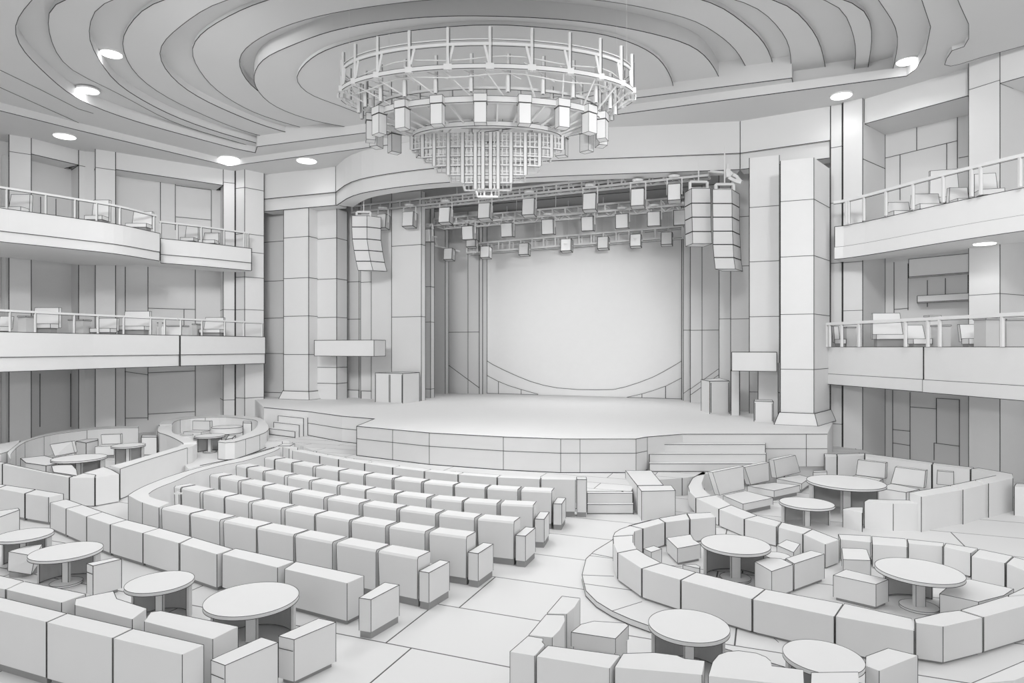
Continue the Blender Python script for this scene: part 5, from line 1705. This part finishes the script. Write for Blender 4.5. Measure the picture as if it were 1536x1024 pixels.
ribbon('large oval lounge, straight wall along the corridor', [(180.2, 703.2), (200, 696.6), (220, 690), (250, 681), (281, 671.5)], [(166, 699.4), (190, 693.2), (220, 684.6), (242, 678), (264, 671.4)], 0.84, (), 'oval lounge walls', n=12)
# plinth seam line along the corridor
r = thing('lounge_wall', 'rounded end piece joining both oval lounges at the corridor', 'lounge wall', (*Pxy(285, 668, .8), 0), 'oval lounge walls')
m = MB(); m.prism([Pxy(x, y, .82) for x, y in ((281.6, 672.4), (289, 670), (294.5, 666.5), (295.6, 664), (276, 665), (265, 671.6))], 0, .82, '', w=0.7)
m.build('wall_panel', None, r)
m = MB(); m.prism([Pxy(x, y, .82) for x, y in ((281.6, 672.4), (289, 670), (294.5, 666.5), (295.6, 664), (276, 665), (265, 671.6))], .822, .84, ''); m.build('coping', None, r)
ribbon('small oval lounge, s-curved wall beside the large oval lounge', [(237.5, 640), (237.5, 648), (249.7, 652.2), (262, 657.5), (274.7, 664.6)], [(258.3, 638), (258.5, 649), (266, 652), (276, 655.6), (295, 663.6)], 0.88, (0.3,), 'oval lounge walls', n=16)
ribbon('small oval lounge, round wall beneath the corner column', [(239, 637), (244, 632.5), (252, 629.5), (270, 626), (292, 624.4), (322, 622.8), (350, 623.4), (384, 626), (396.6, 631), (402.8, 639.7), (401, 646), (392, 651), (365.3, 659.2), (345.8, 664), (327, 662.8)],
       [(258, 636.5), (261, 632.8), (268, 630), (280, 628.2), (292, 627), (322, 625.8), (348, 626.2), (382, 630), (386.6, 636.6), (383, 643), (376, 647.7), (365, 653), (352.8, 658.2), (342, 661), (330, 660.5)], 0.9, (0.14, 0.25, .78, .86, .93), 'oval lounge walls', n=44, z0=0.302)

# seats inside the oval lounges
def backchair(label, px4, zt, zb, th=0.15, z0=0.0):
    tl, tr = P(*px4[0], zt), P(*px4[1], zt)
    br, bl = P(*px4[2], zb), P(*px4[3], zb)
    # stand the back upright where the sketch leans it too far
    d = (tr - tl); d.z = 0; d.normalize(); n = Vector((-d.y, d.x, 0)) * th
    dy = max(-0.15, min(0.35, ((tl.y - bl.y) + (tr.y - br.y)) / 2))
    sc = (bl.y + dy) / bl.y
    tl2 = Vector((tl.x * (bl.y + dy) / tl.y, bl.y + dy, zt)); tr2 = Vector((tr.x * (br.y + dy) / tr.y, br.y + dy, zt))
    r = thing('armchair', label, 'armchair', (bl.x, bl.y, z0), 'oval lounge chairs')
    m = MB(); m.box8([bl, br, br + n, bl + n, tl2, tr2, tr2 + n, tl2 + n], 'a', 0, 0.5); m.build('backrest', None, r)
    f = Vector((d.y, -d.x, 0)) * 0.5
    m = MB(); m.box8([Vector((p.x, p.y, z0 + 0.12)) for p in (bl + f, br + f, br, bl)] + [Vector((p.x, p.y, zb - 0.02)) for p in (bl + f, br + f, br, bl)], 'a', 0, 0.5); m.build('seat_cushion', None, r)
    m = MB(); m.box8([Vector((p.x, p.y, z0)) for p in (bl + f * .9, br + f * .9, br, bl)] + [Vector((p.x, p.y, z0 + 0.118)) for p in (bl + f * .9, br + f * .9, br, bl)]); m.build('plinth', [M_PLINTH, M_INK], r)
backchair('white chair with a slanted back behind the wide oval-lounge table', ((75, 664), (107.8, 664), (111.7, 678.5), (82, 684)), .78, .35)
block('ottoman', 'white box seat against the back wall of the large oval lounge', 'seat', [(113.3, 661.6), (129, 664.2), (147.7, 660), (147.5, 657.8), (130, 658.3)], .60, 0, ink='vt', plinth=0.1)
backchair('white armchair between both tables of the large oval lounge', ((151.6, 651.6), (180.5, 651.2), (181, 665), (153, 666)), .85, .48)
block('ottoman', 'wide white lounge seat along the near wall of the large oval lounge', 'seat', [(38, 694), (68.7, 698.4), (101.6, 692.8), (67.2, 683.2), (30, 687.2)], .50, 0, ink='vt', plinth=0.1)
block('ottoman', 'white rounded chair back over the near wall of the large oval lounge', 'seat', [(79, 708), (117, 713.6), (115.5, 704), (108, 696), (100, 694.6), (76.6, 699)], .62, 0, ink='t', plinth=0.1)
block('ottoman', 'white block seat near the inner end of the large oval lounge', 'seat', [(211.5, 655.4), (236, 655.4), (236, 652.6), (212.5, 652.4)], .72, 0, ink='vt', plinth=0.05)
backchair('white chair facing out at the back of the small oval lounge', ((289, 631), (314.5, 632), (315, 645), (289, 644.5)), 1.08, .68, z0=0.302)
r = thing('stool', 'round white stool beside the chair of the small oval lounge', 'stool', (*Pxy(280, 652, .68), .302))
m = MB(); m.cyl(Pxy(280, 652, .68), 0.24, .4, .68, 28, ink=True, w=.5); m.build('seat', None, r)
m = MB(); m.cyl(Pxy(280, 652, .68), 0.2, .302, .398, 28); m.build('plinth', [M_PLINTH, M_INK], r)
block('ottoman', 'white box seat behind the thick-topped table', 'seat', [(364, 634), (378, 634.3), (377, 631.8), (364.5, 631.4)], 1.0, .302, ink='vt', plinth=0.05)
block('ottoman', 'low white seat inside the mouth of the small oval lounge', 'seat', [(338, 659), (349, 657), (354, 653), (342, 653.5)], .72, .302, ink='vt', plinth=0.05)
# ------------------------------------------------------------------ light, camera, view
w = bpy.data.worlds.new('hall_light')
SC.world = w
w.use_nodes = True
nt = w.node_tree
bg = nt.nodes['Background']
tc = nt.nodes.new('ShaderNodeTexCoord')
sx = nt.nodes.new('ShaderNodeSeparateXYZ')
mr = nt.nodes.new('ShaderNodeMapRange')
mr.inputs['From Min'].default_value = -0.2
mr.inputs['From Max'].default_value = 0.9
mr.inputs['To Min'].default_value = 0.34
mr.inputs['To Max'].default_value = 0.70
nt.links.new(tc.outputs['Generated'], sx.inputs['Vector'])
nt.links.new(sx.outputs['Z'], mr.inputs['Value'])
nt.links.new(mr.outputs['Result'], bg.inputs['Strength'])
bg.inputs['Color'].default_value = (1, 1, 1, 1)

def area(name, loc, target, size, power, sy=None, spread=180):
    l = bpy.data.lights.new(name, 'AREA')
    l.shape = 'RECTANGLE' if sy else 'DISK'
    l.size = size
    if sy: l.size_y = sy
    l.energy = power
    l.spread = math.radians(spread)
    o = bpy.data.objects.new(name, l)
    COL.objects.link(o)
    o.location = loc
    o.rotation_euler = (Vector(target) - Vector(loc)).to_track_quat('-Z', 'Y').to_euler()
    return o
def spot(name, loc, target, power, angle, blend=0.9, soft=0.6):
    l = bpy.data.lights.new(name, 'SPOT')
    l.energy = power
    l.spot_size = math.radians(angle); l.spot_blend = blend
    l.shadow_soft_size = soft
    o = bpy.data.objects.new(name, l)
    COL.objects.link(o)
    o.location = loc
    o.rotation_euler = (Vector(target) - Vector(loc)).to_track_quat('-Z', 'Y').to_euler()
    return o
# added fill discs under the unseen near ceiling, then the chandelier's own lamp
for (x, y, e) in ((-11, 11, 175), (-3.5, 10, 175), (4, 10, 175), (11, 10.5, 175), (-13, 15.5, 175)):
    area('overhead_fill', (x, y, 12.9), (x * .95, y + 2.0, 0), 5.0, e)
def point(name, loc, power, r):
    l = bpy.data.lights.new(name, 'POINT'); l.energy = power; l.shadow_soft_size = r
    o = bpy.data.objects.new(name, l); COL.objects.link(o); o.location = loc
    return o
spot('chandelier_lamp', (CX, CY, 8.2), (CX - .5, CY - .2, 0), 650, 170, 0.8, 1.2)
for (x, y, z, tx, ty, tz, e) in ((-9, 13, 12.6, -9.5, 33, 8, 2700), (3, 12, 12.6, 9.5, 25, 8.5, 1300), (-6, 8, 12.6, -18, 28, 4.5, 3500), (7, 6, 12.6, 14, 20.5, 10.5, 2300)):
    spot('upper_wall_fill', (x, y, z), (tx, ty, tz), e, 72, 1.0, 1.0)  # added fill without fixtures, brightens stage pillars, balconies and side walls
spot('lower_wall_fill', (2, 1, 6.5), (-17, 29, 2.5), 1900, 42, 1.0, 0.6)  # added fill out of view, lifts the dim wall under the far balcony
spot('lower_wall_fill', (0, 1, 6.5), (15, 22, 2.0), 1900, 42, 1.0, 0.6)  # matching added fill for the wall under the near balcony
spot('truss_fill', (6, -3, 5.0), (1.0, 29, 10.3), 5500, 27, 1.0, 0.5)  # added fill from behind the camera, brightens the trusses
for (x, y, z, _w), pw in zip(DL, (130, 110, 30, 60, 35, 80, 30, 14)):
    p = P(x, y, z)
    spot('downlight_lamp', (p.x, p.y, z - 0.12), (p.x + (0.25 if p.x < 0 else -0.25), p.y - .1, 0), pw, 150, 0.7, 0.15)
# stage rig lighting: washes from the trusses onto the deck
for i, t in enumerate((0.2, 0.5, 0.8)):
    p = lerp(t2[0], t2[1], t)
    spot('stage_wash_lamp', (p.x + VX * 1.6, p.y + VY * 1.6, p.z - 0.6), (p.x - 1.0 * VX, p.y - 5.0 * VY, 1.5), 560, 120, 1.0, 0.8)
spot('screen_fill', (1.5, -4, 7.0), V3(872, VS, 4.7), 17500, 20, 1.0, 0.3)  # added fill from behind the camera, brightens the middle of the screen

cam = bpy.data.cameras.new('camera')
co = bpy.data.objects.new('camera', cam)
COL.objects.link(co)
co.location = (0, 0, CZ)
co.rotation_euler = (math.pi / 2, 0, 0)
cam.sensor_fit = 'HORIZONTAL'
cam.sensor_width = 36.0
cam.lens = F / 1536 * 36.0
cam.shift_y = (HY - 512) / 1536
cam.clip_start = 0.1
cam.clip_end = 300
SC.camera = co
vs_ = SC.view_settings
vs_.view_transform = 'Standard'
vs_.look = 'None'
vs_.exposure = 0.38
vs_.gamma = 1.0
vs_.use_curve_mapping = False
for o in SC.objects:
    if '_o' in o: del o['_o']
